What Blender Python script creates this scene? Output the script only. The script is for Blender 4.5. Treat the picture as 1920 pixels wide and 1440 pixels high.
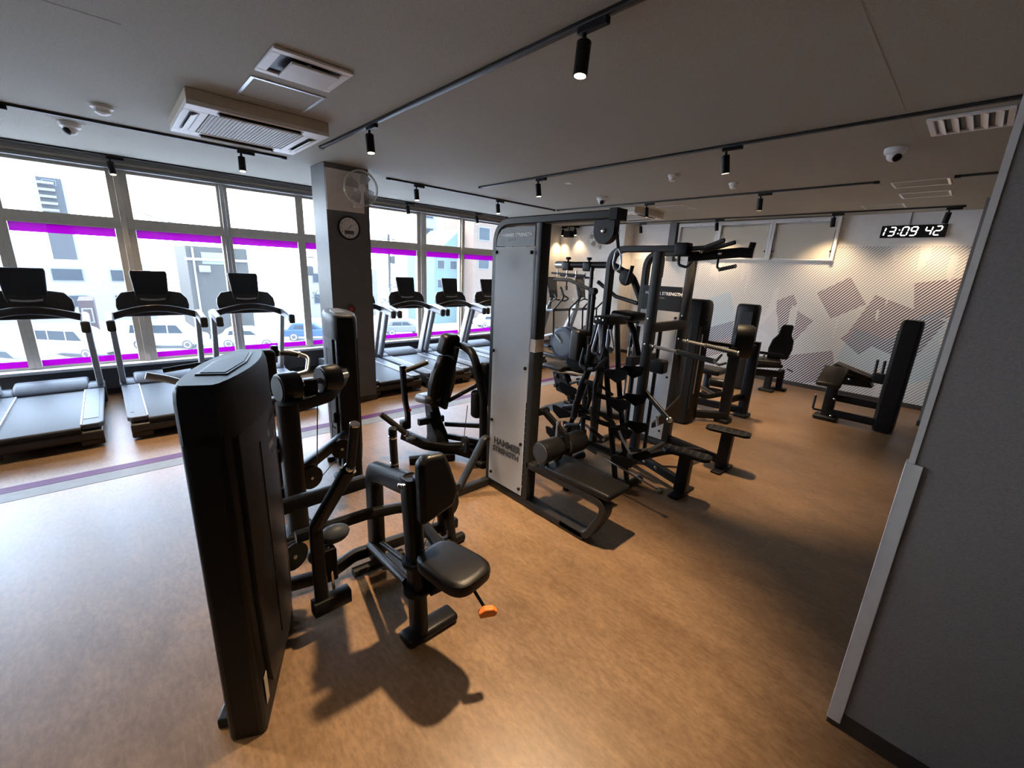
import bpy, bmesh, math, random
from mathutils import Vector, Matrix
random.seed(7)
PI = math.pi
for o in list(bpy.data.objects):
    bpy.data.objects.remove(o, do_unlink=True)
scene = bpy.context.scene
COL = scene.collection

# ------------------------------------------------------------------ camera
CAM_H = 1.95
A, B, C = 0.8123239, 0.263018, 0.0465738          # yaw, pitch down, roll
fwd = Vector((-math.sin(A)*math.cos(B), math.cos(A)*math.cos(B), -math.sin(B)))
rgt = Vector((math.cos(A), math.sin(A), 0))
upv = rgt.cross(fwd)
r2 = rgt*math.cos(C) + upv*math.sin(C)
u2 = -rgt*math.sin(C) + upv*math.cos(C)
cam_data = bpy.data.cameras.new('camera')
cam_data.sensor_width = 36.0
cam_data.lens = 795.0/1920*36
cam_data.clip_start = 0.02
cam_data.clip_end = 400
cam = bpy.data.objects.new('camera', cam_data)
COL.objects.link(cam)
cam.matrix_world = Matrix(((r2.x, u2.x, -fwd.x, 0), (r2.y, u2.y, -fwd.y, 0), (r2.z, u2.z, -fwd.z, CAM_H), (0, 0, 0, 1)))
scene.camera = cam

# ------------------------------------------------------------------ sky and exposure
world = bpy.data.worlds.new('sky')
scene.world = world
world.use_nodes = True
wn, wl = world.node_tree.nodes, world.node_tree.links
wn.clear()
w_out = wn.new('ShaderNodeOutputWorld')
w_bg = wn.new('ShaderNodeBackground')
w_sky = wn.new('ShaderNodeTexSky')
w_sky.sky_type = 'NISHITA'
w_sky.sun_disc = False
w_sky.sun_elevation = math.radians(38)
w_sky.sun_rotation = math.radians(200)
w_sky.air_density = 1.0
w_sky.dust_density = 2.5
w_sky.ozone_density = 1.0
w_mix = wn.new('ShaderNodeMixRGB')
w_mix.inputs[0].default_value = 0.6
w_mix.inputs[2].default_value = (5.2, 6.85, 9.0, 1)      # thin bright haze over the blue
wl.new(w_sky.outputs[0], w_mix.inputs[1])
wl.new(w_mix.outputs[0], w_bg.inputs[0])
w_bg.inputs[1].default_value = 1.35
wl.new(w_bg.outputs[0], w_out.inputs[0])
scene.view_settings.view_transform = 'Standard'
scene.view_settings.look = 'None'
scene.view_settings.gamma = 1.0
scene.view_settings.use_curve_mapping = False
scene.view_settings.exposure = 1.25
SPOT_W = 165.0
SPOT_COL = (1.0, 0.72, 0.44)

# ------------------------------------------------------------------ materials
MATS = {}
def mat(name, col, rough=0.5, metal=0.0, var=0.12, scale=30.0, bump=0.0, bscale=None, spec=0.5, col2=None, stretch=None, coat=0.0):
    if name in MATS: return MATS[name]
    m = bpy.data.materials.new(name); m.use_nodes = True
    nt = m.node_tree; n = nt.nodes; l = nt.links
    b = n['Principled BSDF']
    tc = n.new('ShaderNodeTexCoord')
    mp = n.new('ShaderNodeMapping')
    if stretch: mp.inputs['Scale'].default_value = stretch
    l.new(tc.outputs['Object'], mp.inputs[0])
    nz = n.new('ShaderNodeTexNoise'); nz.inputs['Scale'].default_value = scale; nz.inputs['Detail'].default_value = 4
    l.new(mp.outputs[0], nz.inputs['Vector'])
    rp = n.new('ShaderNodeValToRGB')
    c2 = col2 or tuple(min(1, c*(1+var)) for c in col)
    c1 = tuple(c*(1-var) for c in col) if not col2 else col
    rp.color_ramp.elements[0].position = 0.3; rp.color_ramp.elements[1].position = 0.7
    rp.color_ramp.elements[0].color = (*c1, 1); rp.color_ramp.elements[1].color = (*c2, 1)
    l.new(nz.outputs['Fac'], rp.inputs[0]); l.new(rp.outputs[0], b.inputs['Base Color'])
    b.inputs['Roughness'].default_value = rough; b.inputs['Metallic'].default_value = metal
    b.inputs['Specular IOR Level'].default_value = spec
    b.inputs['Coat Weight'].default_value = coat
    if bump:
        nb = n.new('ShaderNodeTexNoise'); nb.inputs['Scale'].default_value = bscale or scale*4; nb.inputs['Detail'].default_value = 3
        l.new(mp.outputs[0], nb.inputs['Vector'])
        bp = n.new('ShaderNodeBump'); bp.inputs['Strength'].default_value = bump; bp.inputs['Distance'].default_value = 0.01
        l.new(nb.outputs['Fac'], bp.inputs['Height']); l.new(bp.outputs[0], b.inputs['Normal'])
    MATS[name] = m
    return m
def emit(name, col, strength):
    if name in MATS: return MATS[name]
    m = bpy.data.materials.new(name); m.use_nodes = True
    b = m.node_tree.nodes['Principled BSDF']
    b.inputs['Base Color'].default_value = (*[min(c, .9) for c in col], 1)
    b.inputs['Emission Color'].default_value = (*col, 1)
    b.inputs['Emission Strength'].default_value = strength
    MATS[name] = m
    return m
def film(name, col, transp, gloss_rough=0.15, gloss=0.06, tcol=(1, 1, 1), diff=0.4):
    """thin sheet: see-through + translucent + diffuse + a little gloss"""
    if name in MATS: return MATS[name]
    m = bpy.data.materials.new(name); m.use_nodes = True
    nt = m.node_tree; n = nt.nodes; l = nt.links; n.clear()
    out = n.new('ShaderNodeOutputMaterial')
    tr = n.new('ShaderNodeBsdfTransparent'); tr.inputs[0].default_value = (*tcol, 1)
    tl = n.new('ShaderNodeBsdfTranslucent'); tl.inputs[0].default_value = (*col, 1)
    df = n.new('ShaderNodeBsdfDiffuse'); df.inputs[0].default_value = (*col, 1)
    gl = n.new('ShaderNodeBsdfGlossy'); gl.inputs['Roughness'].default_value = gloss_rough
    m1 = n.new('ShaderNodeMixShader'); m1.inputs[0].default_value = diff
    l.new(tl.outputs[0], m1.inputs[1]); l.new(df.outputs[0], m1.inputs[2])
    m2 = n.new('ShaderNodeMixShader'); m2.inputs[0].default_value = transp
    l.new(m1.outputs[0], m2.inputs[1]); l.new(tr.outputs[0], m2.inputs[2])
    m3 = n.new('ShaderNodeMixShader')
    fr = n.new('ShaderNodeLayerWeight'); fr.inputs[0].default_value = 0.25
    mt = n.new('ShaderNodeMath'); mt.operation = 'MULTIPLY'; mt.inputs[1].default_value = gloss*6
    l.new(fr.outputs['Fresnel'], mt.inputs[0]); l.new(mt.outputs[0], m3.inputs[0])
    l.new(m2.outputs[0], m3.inputs[1]); l.new(gl.outputs[0], m3.inputs[2])
    l.new(m3.outputs[0], out.inputs[0])
    MATS[name] = m
    return m

M_BLACK = mat('black powder coated steel', (.0065, .0065, .0075), .40, 0, .25, 60, .03, 400, spec=.20)
M_DARK = mat('charcoal moulded plastic', (.0075, .008, .009), .46, 0, .2, 40, .04, 500, spec=.20)
M_SHROUD = mat('dark grey shroud panel', (.011, .012, .0135), .44, 0, .15, 20, spec=.30)
M_PAD = mat('black vinyl upholstery', (.007, .0068, .007), .36, 0, .25, 80, .10, 350, spec=.22)
M_GRIP = mat('black rubber grip', (.012, .012, .012), .6, 0, .3, 90, .15, 300)
M_CHROME = mat('chrome steel', (.72, .70, .66), .18, 1.0, .06, 40)
M_STEEL = mat('brushed grey steel', (.45, .45, .46), .35, .9, .1, 40)
M_SILVER = mat('silver painted plastic', (.36, .37, .385), .38, .35, .06, 25)
M_DECK = mat('grey side rail plastic', (.075, .083, .095), .5, 0, .1, 30, .05, 200, spec=.12)
M_HOOD = mat('blue grey motor hood', (.04, .046, .058), .45, 0, .1, 20, spec=.14)
M_BELT = mat('running belt rubber', (.022, .024, .028), .48, 0, .2, 60, .05, 600, spec=.14)
M_BODY = mat('treadmill dark body', (.02, .018, .017), .35, 0, .2, 40)
M_ORANGE = mat('orange plastic', (.62, .16, .02), .4, 0, .1, 40)
M_RED = mat('red plastic', (.5, .03, .02), .4, 0, .1, 40)
M_WHITE = mat('white plastic', (.72, .71, .68), .42, 0, .04, 20)
M_CREAM = mat('cream plastic casing', (.52, .45, .33), .45, 0, .05, 20)
M_GREYP = mat('light grey grille', (.33, .31, .28), .5, 0, .06, 60)
M_CEIL = mat('grey painted ceiling', (.33, .315, .262), .8, 0, .10, 110, .35, 160)
M_WALLD = mat('dark grey wall paint', (.215, .192, .18), .75, 0, .10, 120, .25, 220)
M_COLUMN = mat('slate grey column paint', (.115, .118, .115), .55, 0, .06, 8, .08, 200)
M_WALLW = mat('white wall paper', (.76, .74, .71), .75, 0, .04, 8, .12, 180)
M_SILLW = mat('dark blue grey sill wall', (.10, .105, .12), .6, 0, .08, 8)
M_ALU = mat('satin aluminium window frame', (.50, .46, .40), .45, .15, .06, 14)
M_ALU2 = mat('bright aluminium mullion', (.55, .55, .55), .36, .6, .05, 14)
M_LEDGE = mat('pale window ledge', (.62, .64, .68), .35, 0, .04, 10)
M_RAIL = mat('grey blind rail', (.20, .20, .195), .5, .2, .06, 14)
M_TRACK = mat('black light track', (.012, .012, .012), .4, 0, .2, 40)
M_BASE = mat('dark brown skirting', (.035, .028, .024), .5, 0, .15, 20)
M_GUARD = mat('white corner trim', (.58, .55, .52), .45, 0, .04, 20, .05, 120)
M_STICK = mat('pale label sticker', (.42, .36, .29), .5, 0, .08, 60)
M_GLASS = film('clear window glass', (.9, .95, 1.0), .985, .0, .05)
M_FROST = film('frosted acrylic shroud', (.90, .91, .92), .12, .30, .05, diff=.24)
M_FILM = film('magenta window film', (.30, .004, .30), .03, .2, .04, diff=.2)
M_CAGE = mat('white fan wire', (.6, .58, .54), .4, .2, .05, 30)
M_BLADE = film('clear fan blade', (.45, .43, .40), .45, .1, .05)
M_BLIND = mat('cream roller blind', (.58, .53, .44), .8, 0, .03, 60, .06, 500)
M_LOGO = mat('pale printed lettering', (.85, .85, .84), .5, 0, .05, 40)
M_LOGOD = mat('dark printed lettering', (.03, .03, .032), .5, 0, .1, 40)
M_SCREEN = mat('grey display glass', (.16, .165, .16), .15, 0, .05, 10)
M_LED = emit('white clock segments', (1, 1, 1), 2.2)
M_LAMP = emit('warm lamp face', (1.0, .72, .42), 9.0)

# floor: brown concrete look vinyl
def floor_material():
    m = bpy.data.materials.new('brown concrete look vinyl'); m.use_nodes = True
    n = m.node_tree.nodes; l = m.node_tree.links; b = n['Principled BSDF']
    tc = n.new('ShaderNodeTexCoord')
    fm = n.new('ShaderNodeMapping'); fm.inputs['Scale'].default_value = (.45, 1.0, 1.0); l.new(tc.outputs['Object'], fm.inputs[0])
    def noise(s, d=6, r=.6):
        z = n.new('ShaderNodeTexNoise'); z.inputs['Scale'].default_value = s; z.inputs['Detail'].default_value = d
        z.inputs['Roughness'].default_value = r; l.new(fm.outputs[0], z.inputs['Vector']); return z
    n1, n2, n3 = noise(1.1), noise(7, 8, .7), noise(45, 4, .7)
    r1 = n.new('ShaderNodeValToRGB'); e = r1.color_ramp.elements
    e[0].position, e[1].position = .36, .64
    e[0].color, e[1].color = (.130, .078, .043, 1), (.255, .160, .089, 1)
    mx = n.new('ShaderNodeMath'); mx.operation = 'MULTIPLY_ADD'; mx.inputs[1].default_value = .45
    l.new(n2.outputs['Fac'], mx.inputs[0])
    m5 = n.new('ShaderNodeMath'); m5.operation = 'MULTIPLY'; m5.inputs[1].default_value = .55
    l.new(n1.outputs['Fac'], m5.inputs[0]); l.new(m5.outputs[0], mx.inputs[2]); l.new(mx.outputs[0], r1.inputs[0])
    r3 = n.new('ShaderNodeValToRGB'); e = r3.color_ramp.elements
    e[0].position, e[1].position = .35, .62; e[0].color, e[1].color = (.78, .77, .76, 1), (1.10, 1.10, 1.10, 1)
    l.new(n3.outputs['Fac'], r3.inputs[0])
    mm = n.new('ShaderNodeMixRGB'); mm.blend_type = 'MULTIPLY'; mm.inputs[0].default_value = 1
    l.new(r1.outputs[0], mm.inputs[1]); l.new(r3.outputs[0], mm.inputs[2]); l.new(mm.outputs[0], b.inputs['Base Color'])
    rr = n.new('ShaderNodeMapRange'); rr.inputs['To Min'].default_value = .30; rr.inputs['To Max'].default_value = .48; b.inputs['Specular IOR Level'].default_value = .42
    l.new(n2.outputs['Fac'], rr.inputs['Value']); l.new(rr.outputs[0], b.inputs['Roughness'])
    bp = n.new('ShaderNodeBump'); bp.inputs['Strength'].default_value = .12; bp.inputs['Distance'].default_value = .004
    l.new(n3.outputs['Fac'], bp.inputs['Height']); l.new(bp.outputs[0], b.inputs['Normal'])
    return m
M_FLOOR = floor_material()
M_PURPLE = mat('purple floor stripe', (.085, .022, .095), .5, 0, .1, 12, spec=.12)
M_GREYST = mat('grey floor stripe', (.17, .18, .19), .5, 0, .08, 12, spec=.16)

def mural_material():
    """printed wall paper: slanted stripes in soft facets of grey, violet and pale blue"""
    m = bpy.data.materials.new('striped mural print'); m.use_nodes = True
    n = m.node_tree.nodes; l = m.node_tree.links; b = n['Principled BSDF']
    tc = n.new('ShaderNodeTexCoord')
    sp = n.new('ShaderNodeSeparateXYZ'); l.new(tc.outputs['Object'], sp.inputs[0])
    def mth(op, a, bb=None, c=None):
        k = n.new('ShaderNodeMath'); k.operation = op
        for i, v in enumerate((a, bb, c)):
            if v is None: continue
            if isinstance(v, (int, float)): k.inputs[i].default_value = v
            else: l.new(v, k.inputs[i])
        return k.outputs[0]
    x, z = sp.outputs['X'], sp.outputs['Z']
    d = mth('SUBTRACT', mth('MULTIPLY', z, .80), mth('MULTIPLY', x, .95))
    saw = mth('FRACT', mth('MULTIPLY', d, 22.0))
    tri = mth('ABSOLUTE', mth('SUBTRACT', saw, .5))                     # 0 in the stripe middle, .5 between stripes
    def facet(cx, cz, h, ang, asp=1.0):
        ca, sa = math.cos(ang), math.sin(ang)
        dx, dz = mth('SUBTRACT', x, cx), mth('SUBTRACT', z, cz)
        p = mth('ADD', mth('MULTIPLY', dx, ca), mth('MULTIPLY', dz, sa))
        q = mth('SUBTRACT', mth('MULTIPLY', dz, ca*asp), mth('MULTIPLY', dx, sa*asp))
        return mth('LESS_THAN', mth('MAXIMUM', mth('ABSOLUTE', p), mth('ABSOLUTE', q)), h)
    def union(lst):
        o = lst[0]
        for k in lst[1:]: o = mth('MAXIMUM', o, k)
        return o
    strong = union([facet(-1.67, 1.72, .27, .6), facet(-.86, 1.28, .50, -.35, 1.3), facet(-.40, 1.80, .30, .2), facet(-2.5, 1.55, .17, .5, 1.4),
                    facet(-2.45, 1.15, .33, -.5), facet(-1.95, .38, .45, .3, 1.6), facet(-1.25, 1.05, .20, .9), facet(-3.6, .7, .4, .4, 1.3), facet(-4.6, 1.2, .35, .8)])
    bluef = union([facet(-.55, .82, .40, .5), facet(-1.15, .85, .30, -.3), facet(-3.95, 1.05, .60, .4, 1.3), facet(-2.75, .75, .35, .8), facet(-.42, 1.35, .22, .5)])
    low = n.new('ShaderNodeMapRange'); low.inputs['From Min'].default_value = 2.0; low.inputs['From Max'].default_value = .4
    l.new(z, low.inputs['Value'])
    nz = n.new('ShaderNodeTexNoise'); nz.inputs['Scale'].default_value = .8; l.new(tc.outputs['Object'], nz.inputs['Vector'])
    width = mth('MULTIPLY_ADD', strong, .08, .19)
    stripe = mth('LESS_THAN', tri, width)
    ramp = n.new('ShaderNodeValToRGB'); e = ramp.color_ramp.elements
    e[0].position, e[1].position = .0, 1.0
    e[0].color, e[1].color = (.075, .055, .075, 1), (.10, .045, .08, 1)
    l.new(nz.outputs['Fac'], ramp.inputs[0])
    soft = n.new('ShaderNodeMixRGB'); soft.inputs[1].default_value = (.30, .30, .295, 1)
    l.new(strong, soft.inputs[0]); l.new(ramp.outputs[0], soft.inputs[2])
    bg = n.new('ShaderNodeMixRGB'); bg.inputs[1].default_value = (.74, .72, .70, 1); bg.inputs[2].default_value = (.42, .62, .76, 1)
    blue = mth('MULTIPLY', bluef, .55)
    l.new(blue, bg.inputs[0])
    mx = n.new('ShaderNodeMixRGB'); l.new(stripe, mx.inputs[0]); l.new(bg.outputs[0], mx.inputs[1]); l.new(soft.outputs[0], mx.inputs[2])
    wv = n.new('ShaderNodeTexNoise'); wv.inputs['Scale'].default_value = 2.4; wv.inputs['Detail'].default_value = 2
    mp = n.new('ShaderNodeMapping'); mp.inputs['Scale'].default_value = (1.3, 1, .25); l.new(tc.outputs['Object'], mp.inputs[0]); l.new(mp.outputs[0], wv.inputs['Vector'])
    fade = mth('MULTIPLY', mth('GREATER_THAN', wv.outputs['Fac'], .60), .75)
    fx = n.new('ShaderNodeMixRGB'); l.new(fade, fx.inputs[0]); l.new(mx.outputs[0], fx.inputs[1]); fx.inputs[2].default_value = (.66, .63, .62, 1)
    l.new(fx.outputs[0], b.inputs['Base Color']); b.inputs['Roughness'].default_value = .7
    return m
M_MURAL = mural_material()

# ------------------------------------------------------------------ mesh building
def V(*a): return Vector(a if len(a) > 1 else a[0])
def frame_from(d, up=None):
    d = Vector(d).normalized()
    up = Vector(up) if up is not None else (Vector((0, 0, 1)) if abs(d.z) < .9 else Vector((1, 0, 0)))
    s = d.cross(up).normalized(); u = s.cross(d).normalized()
    return d, s, u
def fillet(pts, r, n=5):
    pts = [Vector(p) for p in pts]; out = [pts[0]]
    for i in range(1, len(pts)-1):
        p, a, b = pts[i], pts[i-1], pts[i+1]
        da, db = (a-p), (b-p); la, lb = da.length, db.length; da.normalize(); db.normalize()
        ang = da.angle(db, PI)
        if ang > PI-.05: out.append(p); continue
        t = min(r/math.tan(ang/2), la*.49, lb*.49)
        pa, pb = p+da*t, p+db*t
        for k in range(n+1):
            s = k/n
            out.append(pa*(1-s)**2 + p*2*s*(1-s) + pb*s*s)
    out.append(pts[-1]); return out
def circ(r, n=12, rz=None):
    rz = rz or r
    return [(r*math.cos(2*PI*k/n), rz*math.sin(2*PI*k/n)) for k in range(n)]
def rrect(w, h, r=.01, n=2):
    o = []
    for cx, cy, a0 in ((w/2-r, h/2-r, 0), (-w/2+r, h/2-r, PI/2), (-w/2+r, -h/2+r, PI), (w/2-r, -h/2+r, 1.5*PI)):
        for k in range(n+1):
            a = a0+k/n*PI/2; o.append((cx+r*math.cos(a), cy+r*math.sin(a)))
    return o
class MB:
    def __init__(s): s.v = []; s.f = []
    def add(s, vs, fs):
        o = len(s.v); s.v += [Vector(v) for v in vs]; s.f += [tuple(i+o for i in f) for f in fs]; return s
    def box(s, c, sz, rz=0, R=None):
        R = R or Matrix.Rotation(rz, 3, 'Z'); c = Vector(c); x, y, z = (k/2 for k in sz)
        vs = [c+R@Vector((a*x, b*y, d*z)) for d in (-1, 1) for a, b in ((-1, -1), (1, -1), (1, 1), (-1, 1))]
        return s.add(vs, [(3, 2, 1, 0), (4, 5, 6, 7), (0, 1, 5, 4), (1, 2, 6, 5), (2, 3, 7, 6), (3, 0, 4, 7)])
    def mm(s, a, b):
        a, b = Vector(a), Vector(b); return s.box((a+b)/2, [abs(k) for k in (b-a)])
    def rbox(s, c, sz, r, R=None, seg=3, rz=0):
        R = R or Matrix.Rotation(rz, 3, 'Z')
        bm = bmesh.new(); bmesh.ops.create_cube(bm, size=1)
        for v in bm.verts: v.co = Vector((v.co.x*sz[0], v.co.y*sz[1], v.co.z*sz[2]))
        bmesh.ops.bevel(bm, geom=list(bm.edges), offset=min(r, min(sz)*.48), segments=seg, profile=.5, affect='EDGES')
        bm.verts.index_update(); c = Vector(c)
        s.add([c+R@v.co for v in bm.verts], [tuple(v.index for v in f.verts) for f in bm.faces]); bm.free(); return s
    def sweep(s, path, prof, up=None, cap=True, scales=None):
        path = [Vector(p) for p in path]; n = len(path); m = len(prof); rings = []
        d0 = (path[1]-path[0]).normalized(); _, sd, u = frame_from(d0, up); prev = d0
        for i, p in enumerate(path):
            if i == 0: t = d0
            elif i == n-1: t = (path[-1]-path[-2]).normalized()
            else: t = ((path[i]-path[i-1]).normalized()+(path[i+1]-path[i]).normalized()).normalized()
            q = prev.rotation_difference(t); sd = q@sd; u = q@u; prev = t
            k = scales[i] if scales else 1
            miter = 1.0
            rings.append([p+sd*(a*k)+u*(b*k) for a, b in prof])
        vs = [v for r in rings for v in r]; fs = []
        for i in range(n-1):
            for j in range(m):
                a, b = i*m+j, i*m+(j+1) % m
                fs.append((a, b, b+m, a+m))
        if cap: fs += [tuple(range(m-1, -1, -1)), tuple((n-1)*m+j for j in range(m))]
        return s.add(vs, fs)
    def tube(s, path, r, n=10, fr=0, scales=None):
        if fr: path = fillet(path, fr)
        return s.sweep(path, circ(r, n), scales=scales)
    def beam(s, path, w, h, up=None, r=.012, fr=0):
        if fr: path = fillet(path, fr)
        return s.sweep(path, rrect(w, h, min(r, w*.45, h*.45)), up=up)
    def lathe(s, c, axis, prof, n=20, cap=True):
        d, sd, u = frame_from(axis); c = Vector(c); vs = []; fs = []; m = len(prof)
        for k in range(n):
            a = 2*PI*k/n
            for r, h in prof: vs.append(c+d*h+(sd*math.cos(a)+u*math.sin(a))*max(r, 1e-4))
        for k in range(n):
            for j in range(m-1):
                a, b = k*m+j, ((k+1) % n)*m+j
                fs.append((a, b, b+1, a+1))
        if cap and prof[0][0] > .001: fs.append(tuple(k*m for k in range(n-1, -1, -1)))
        if cap and prof[-1][0] > .001: fs.append(tuple(k*m+m-1 for k in range(n)))
        return s.add(vs, fs)
    def cyl(s, p0, p1, r, n=16, bev=0):
        p0, p1 = Vector(p0), Vector(p1); L = (p1-p0).length
        pr = [(r, 0), (r, L)] if not bev else [(r-bev, 0), (r, bev), (r, L-bev), (r-bev, L)]
        return s.lathe(p0, p1-p0, pr, n)
    def ball(s, c, r, sc=(1, 1, 1), nu=14, nv=8):
        c = Vector(c); vs = []; fs = []
        for i in range(nv+1):
            t = PI*i/nv
            for k in range(nu):
                a = 2*PI*k/nu
                rr = max(math.sin(t), 1e-3)
                vs.append(c+Vector((r*sc[0]*rr*math.cos(a), r*sc[1]*rr*math.sin(a), r*sc[2]*math.cos(t))))
        for i in range(nv):
            for k in range(nu):
                a, b = i*nu+k, i*nu+(k+1) % nu
                fs.append((a, a+nu, b+nu, b))
        return s.add(vs, fs)
    def prism(s, outline, o, e1, e2, depth):
        """polygon in the plane (e1, e2) through o, extruded by the vector depth"""
        o, e1, e2, dp = Vector(o), Vector(e1), Vector(e2), Vector(depth); m = len(outline)
        a = [o+e1*p+e2*q for p, q in outline]; vs = a+[k+dp for k in a]
        fs = [tuple(range(m-1, -1, -1)), tuple(range(m, 2*m))]
        fs += [(j, (j+1) % m, (j+1) % m+m, j+m) for j in range(m)]
        return s.add(vs, fs)
    def loft(s, rings, cap=True):
        m = len(rings[0]); vs = [v for r in rings for v in r]; fs = []
        for i in range(len(rings)-1):
            for j in range(m):
                a, b = i*m+j, i*m+(j+1) % m
                fs.append((a, b, b+m, a+m))
        if cap: fs += [tuple(range(m-1, -1, -1)), tuple((len(rings)-1)*m+j for j in range(m))]
        return s.add(vs, fs)
    def build(s, name, material, parent=None, bevel=0.0, smooth=True, org=None, seg=2):
        org = Vector(org) if org is not None else (parent_world(parent) if parent is not None else Vector((0, 0, 0)))
        me = bpy.data.meshes.new(name)
        me.from_pydata([v-org for v in s.v], [], s.f)
        bm = bmesh.new(); bm.from_mesh(me)
        bmesh.ops.recalc_face_normals(bm, faces=bm.faces)
        bm.to_mesh(me); bm.free()
        me.materials.append(material)
        if smooth:
            me.polygons.foreach_set('use_smooth', [True]*len(me.polygons))
            me.set_sharp_from_angle(angle=math.radians(38))
        o = bpy.data.objects.new(name, me); COL.objects.link(o)
        if parent is not None: o.parent = parent
        else: o.location = org
        if bevel:
            b = o.modifiers.new('soft edges', 'BEVEL'); b.width = bevel; b.segments = seg; b.limit_method = 'ANGLE'; b.angle_limit = math.radians(40)
            b.harden_normals = False
        return o
def parent_world(p):
    v = Vector((0, 0, 0))
    while p is not None:
        v = v+p.location; p = p.parent
    return v
def tag(o, label, cat, group=None):
    o['label'] = label; o['category'] = cat
    if group: o['group'] = group
    return o
def thing(name, label, cat, loc=(0, 0, 0), group=None, rz=0):
    o = bpy.data.objects.new(name, None); COL.objects.link(o); o.location = loc
    o.rotation_euler = (0, 0, rz); o.empty_display_size = .1
    return tag(o, label, cat, group)
def struct(o, label=None, cat=None):
    o['kind'] = 'structure'
    if label: o['label'] = label
    if cat: o['category'] = cat
    return o
def copy_tree(o, parent=None):
    c = o.copy(); COL.objects.link(c)
    if parent is not None: c.parent = parent
    for ch in [k for k in o.children]: copy_tree(ch, c)
    return c
def text_mesh(name, s, size, o, e1, e2, material, parent, depth=.002, bold=0.0, align='LEFT'):
    cu = bpy.data.curves.new(name, 'FONT'); cu.body = s; cu.size = size; cu.extrude = depth; cu.offset = bold; cu.align_x = align
    cu.resolution_u = 2
    tmp = bpy.data.objects.new('tmp', cu); COL.objects.link(tmp)
    dg = bpy.context.evaluated_depsgraph_get(); me = bpy.data.meshes.new_from_object(tmp.evaluated_get(dg))
    bpy.data.objects.remove(tmp, do_unlink=True)
    e1, e2 = Vector(e1).normalized(), Vector(e2).normalized(); e3 = e1.cross(e2); o = Vector(o)-parent_world(parent)
    for v in me.vertices: v.co = o+e1*v.co.x+e2*v.co.y+e3*v.co.z
    me.materials.clear(); me.materials.append(material); me.name = name
    ob = bpy.data.objects.new(name, me); COL.objects.link(ob); ob.parent = parent
    return ob
# ------------------------------------------------------------------ the room
CE, XW, YB = 3.12, -8.055, 9.59
Y0R, X1R = -4.2, 3.6                       # room reaches behind the camera
struct(MB().mm((XW-.3, Y0R-.2, -.2), (X1R+.2, YB+.25, 0)).build('floor', M_FLOOR, smooth=False))
struct(MB().mm((XW-.3, Y0R-.2, CE), (X1R+.2, YB+.25, CE+.2)).build('ceiling', M_CEIL, smooth=False))
fl = bpy.data.objects['floor']
MB().mm((-5.164, Y0R, 0), (-5.04, YB-.45, .002)).build('purple_stripe', M_PURPLE, fl, smooth=False)
MB().mm((-5.032, Y0R, 0), (-4.845, YB-.45, .002)).build('grey_stripe', M_GREYST, fl, smooth=False)
cl_ = bpy.data.objects['ceiling']
MB().mm((-.619, 2.3, CE-.001), (-.616, 5.0, CE)).build('panel_seam', mat('ceiling joint', (.27, .247, .20), .8), cl_, smooth=False)
MB().mm((-3.43, -4.0, CE-.0012), (-3.427, .25, CE)).build('panel_seam', mat('ceiling joint', (.27, .247, .20), .8), cl_, smooth=False)
# rear and right walls (behind and beside the camera)
struct(MB().mm((XW-.2, Y0R-.15, 0), (X1R+.15, Y0R, CE)).build('wall_rear', M_WALLW, smooth=False))
struct(MB().mm((X1R, Y0R, 0), (X1R+.15, 2.152, CE)).build('wall_side', M_WALLD, smooth=False))
# partition beside the camera with its skirting and white corner trims
pw = struct(MB().mm((-.040, 2.152, 0), (X1R+.15, 2.30, CE)).build('wall_partition', M_WALLD, smooth=False))
MB().mm((-.046, 2.146, 0), (X1R, 2.152, .085)).build('baseboard', M_BASE, pw, smooth=False)
MB().mm((-.044, 2.147, 1.30), (-.024, 2.157, CE)).build('corner_bead', M_GUARD, pw, smooth=False)
MB().add([], []).mm((-.050, 2.141, .03), (.002, 2.152, 1.305)).mm((-.050, 2.141, .03), (-.040, 2.20, 1.305)).build('corner_guard', M_GUARD, pw, bevel=.002)
struct(MB().mm((.16, 2.30, 0), (.30, YB, CE)).build('wall_right', M_WALLD, smooth=False))
rp = struct(MB().mm((-.205, 8.45, 0), (.16, YB, CE)).build('wall_pilaster', M_WALLD, smooth=False))
MB().mm((-.212, 8.443, 0), (.16, 8.45, .08)).build('baseboard', M_BASE, rp, smooth=False)
# back wall: white box-out on the left, striped mural on the right, high windows
wb = struct(MB().mm((-6.04, YB, 0), (.3, YB+.2, CE)).build('wall_back', M_WALLW, smooth=False))
MB().mm((-5.95, YB-.008, .08), (-.235, YB-.001, 2.34)).build('mural_panel', M_MURAL, wb, smooth=False)
MB().mm((-1.885, YB-.008, 2.34), (-.235, YB-.001, 2.605)).build('mural_panel', M_MURAL, wb, smooth=False)
MB().mm((-6.04, YB-.012, 0), (-.205, YB, .08)).build('baseboard', M_BASE, wb, smooth=False)
bo = struct(MB().mm((XW, 9.20, 0), (-6.04, YB+.2, CE)).build('wall_boxout', M_WALLW, smooth=False))
MB().mm((XW, 9.188, 0), (-6.03, 9.20, .08)).build('baseboard', M_BASE, bo, smooth=False)
MB().mm((-6.20, 9.194, 2.0), (-6.19, 9.20, 3.0)).build('wall_seam', M_GREYP, bo, smooth=False)
MB().mm((-1.02, YB-.02, 2.93), (-1.01, YB, 3.12)).build('cable_duct', M_WHITE, wb, smooth=False)
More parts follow.
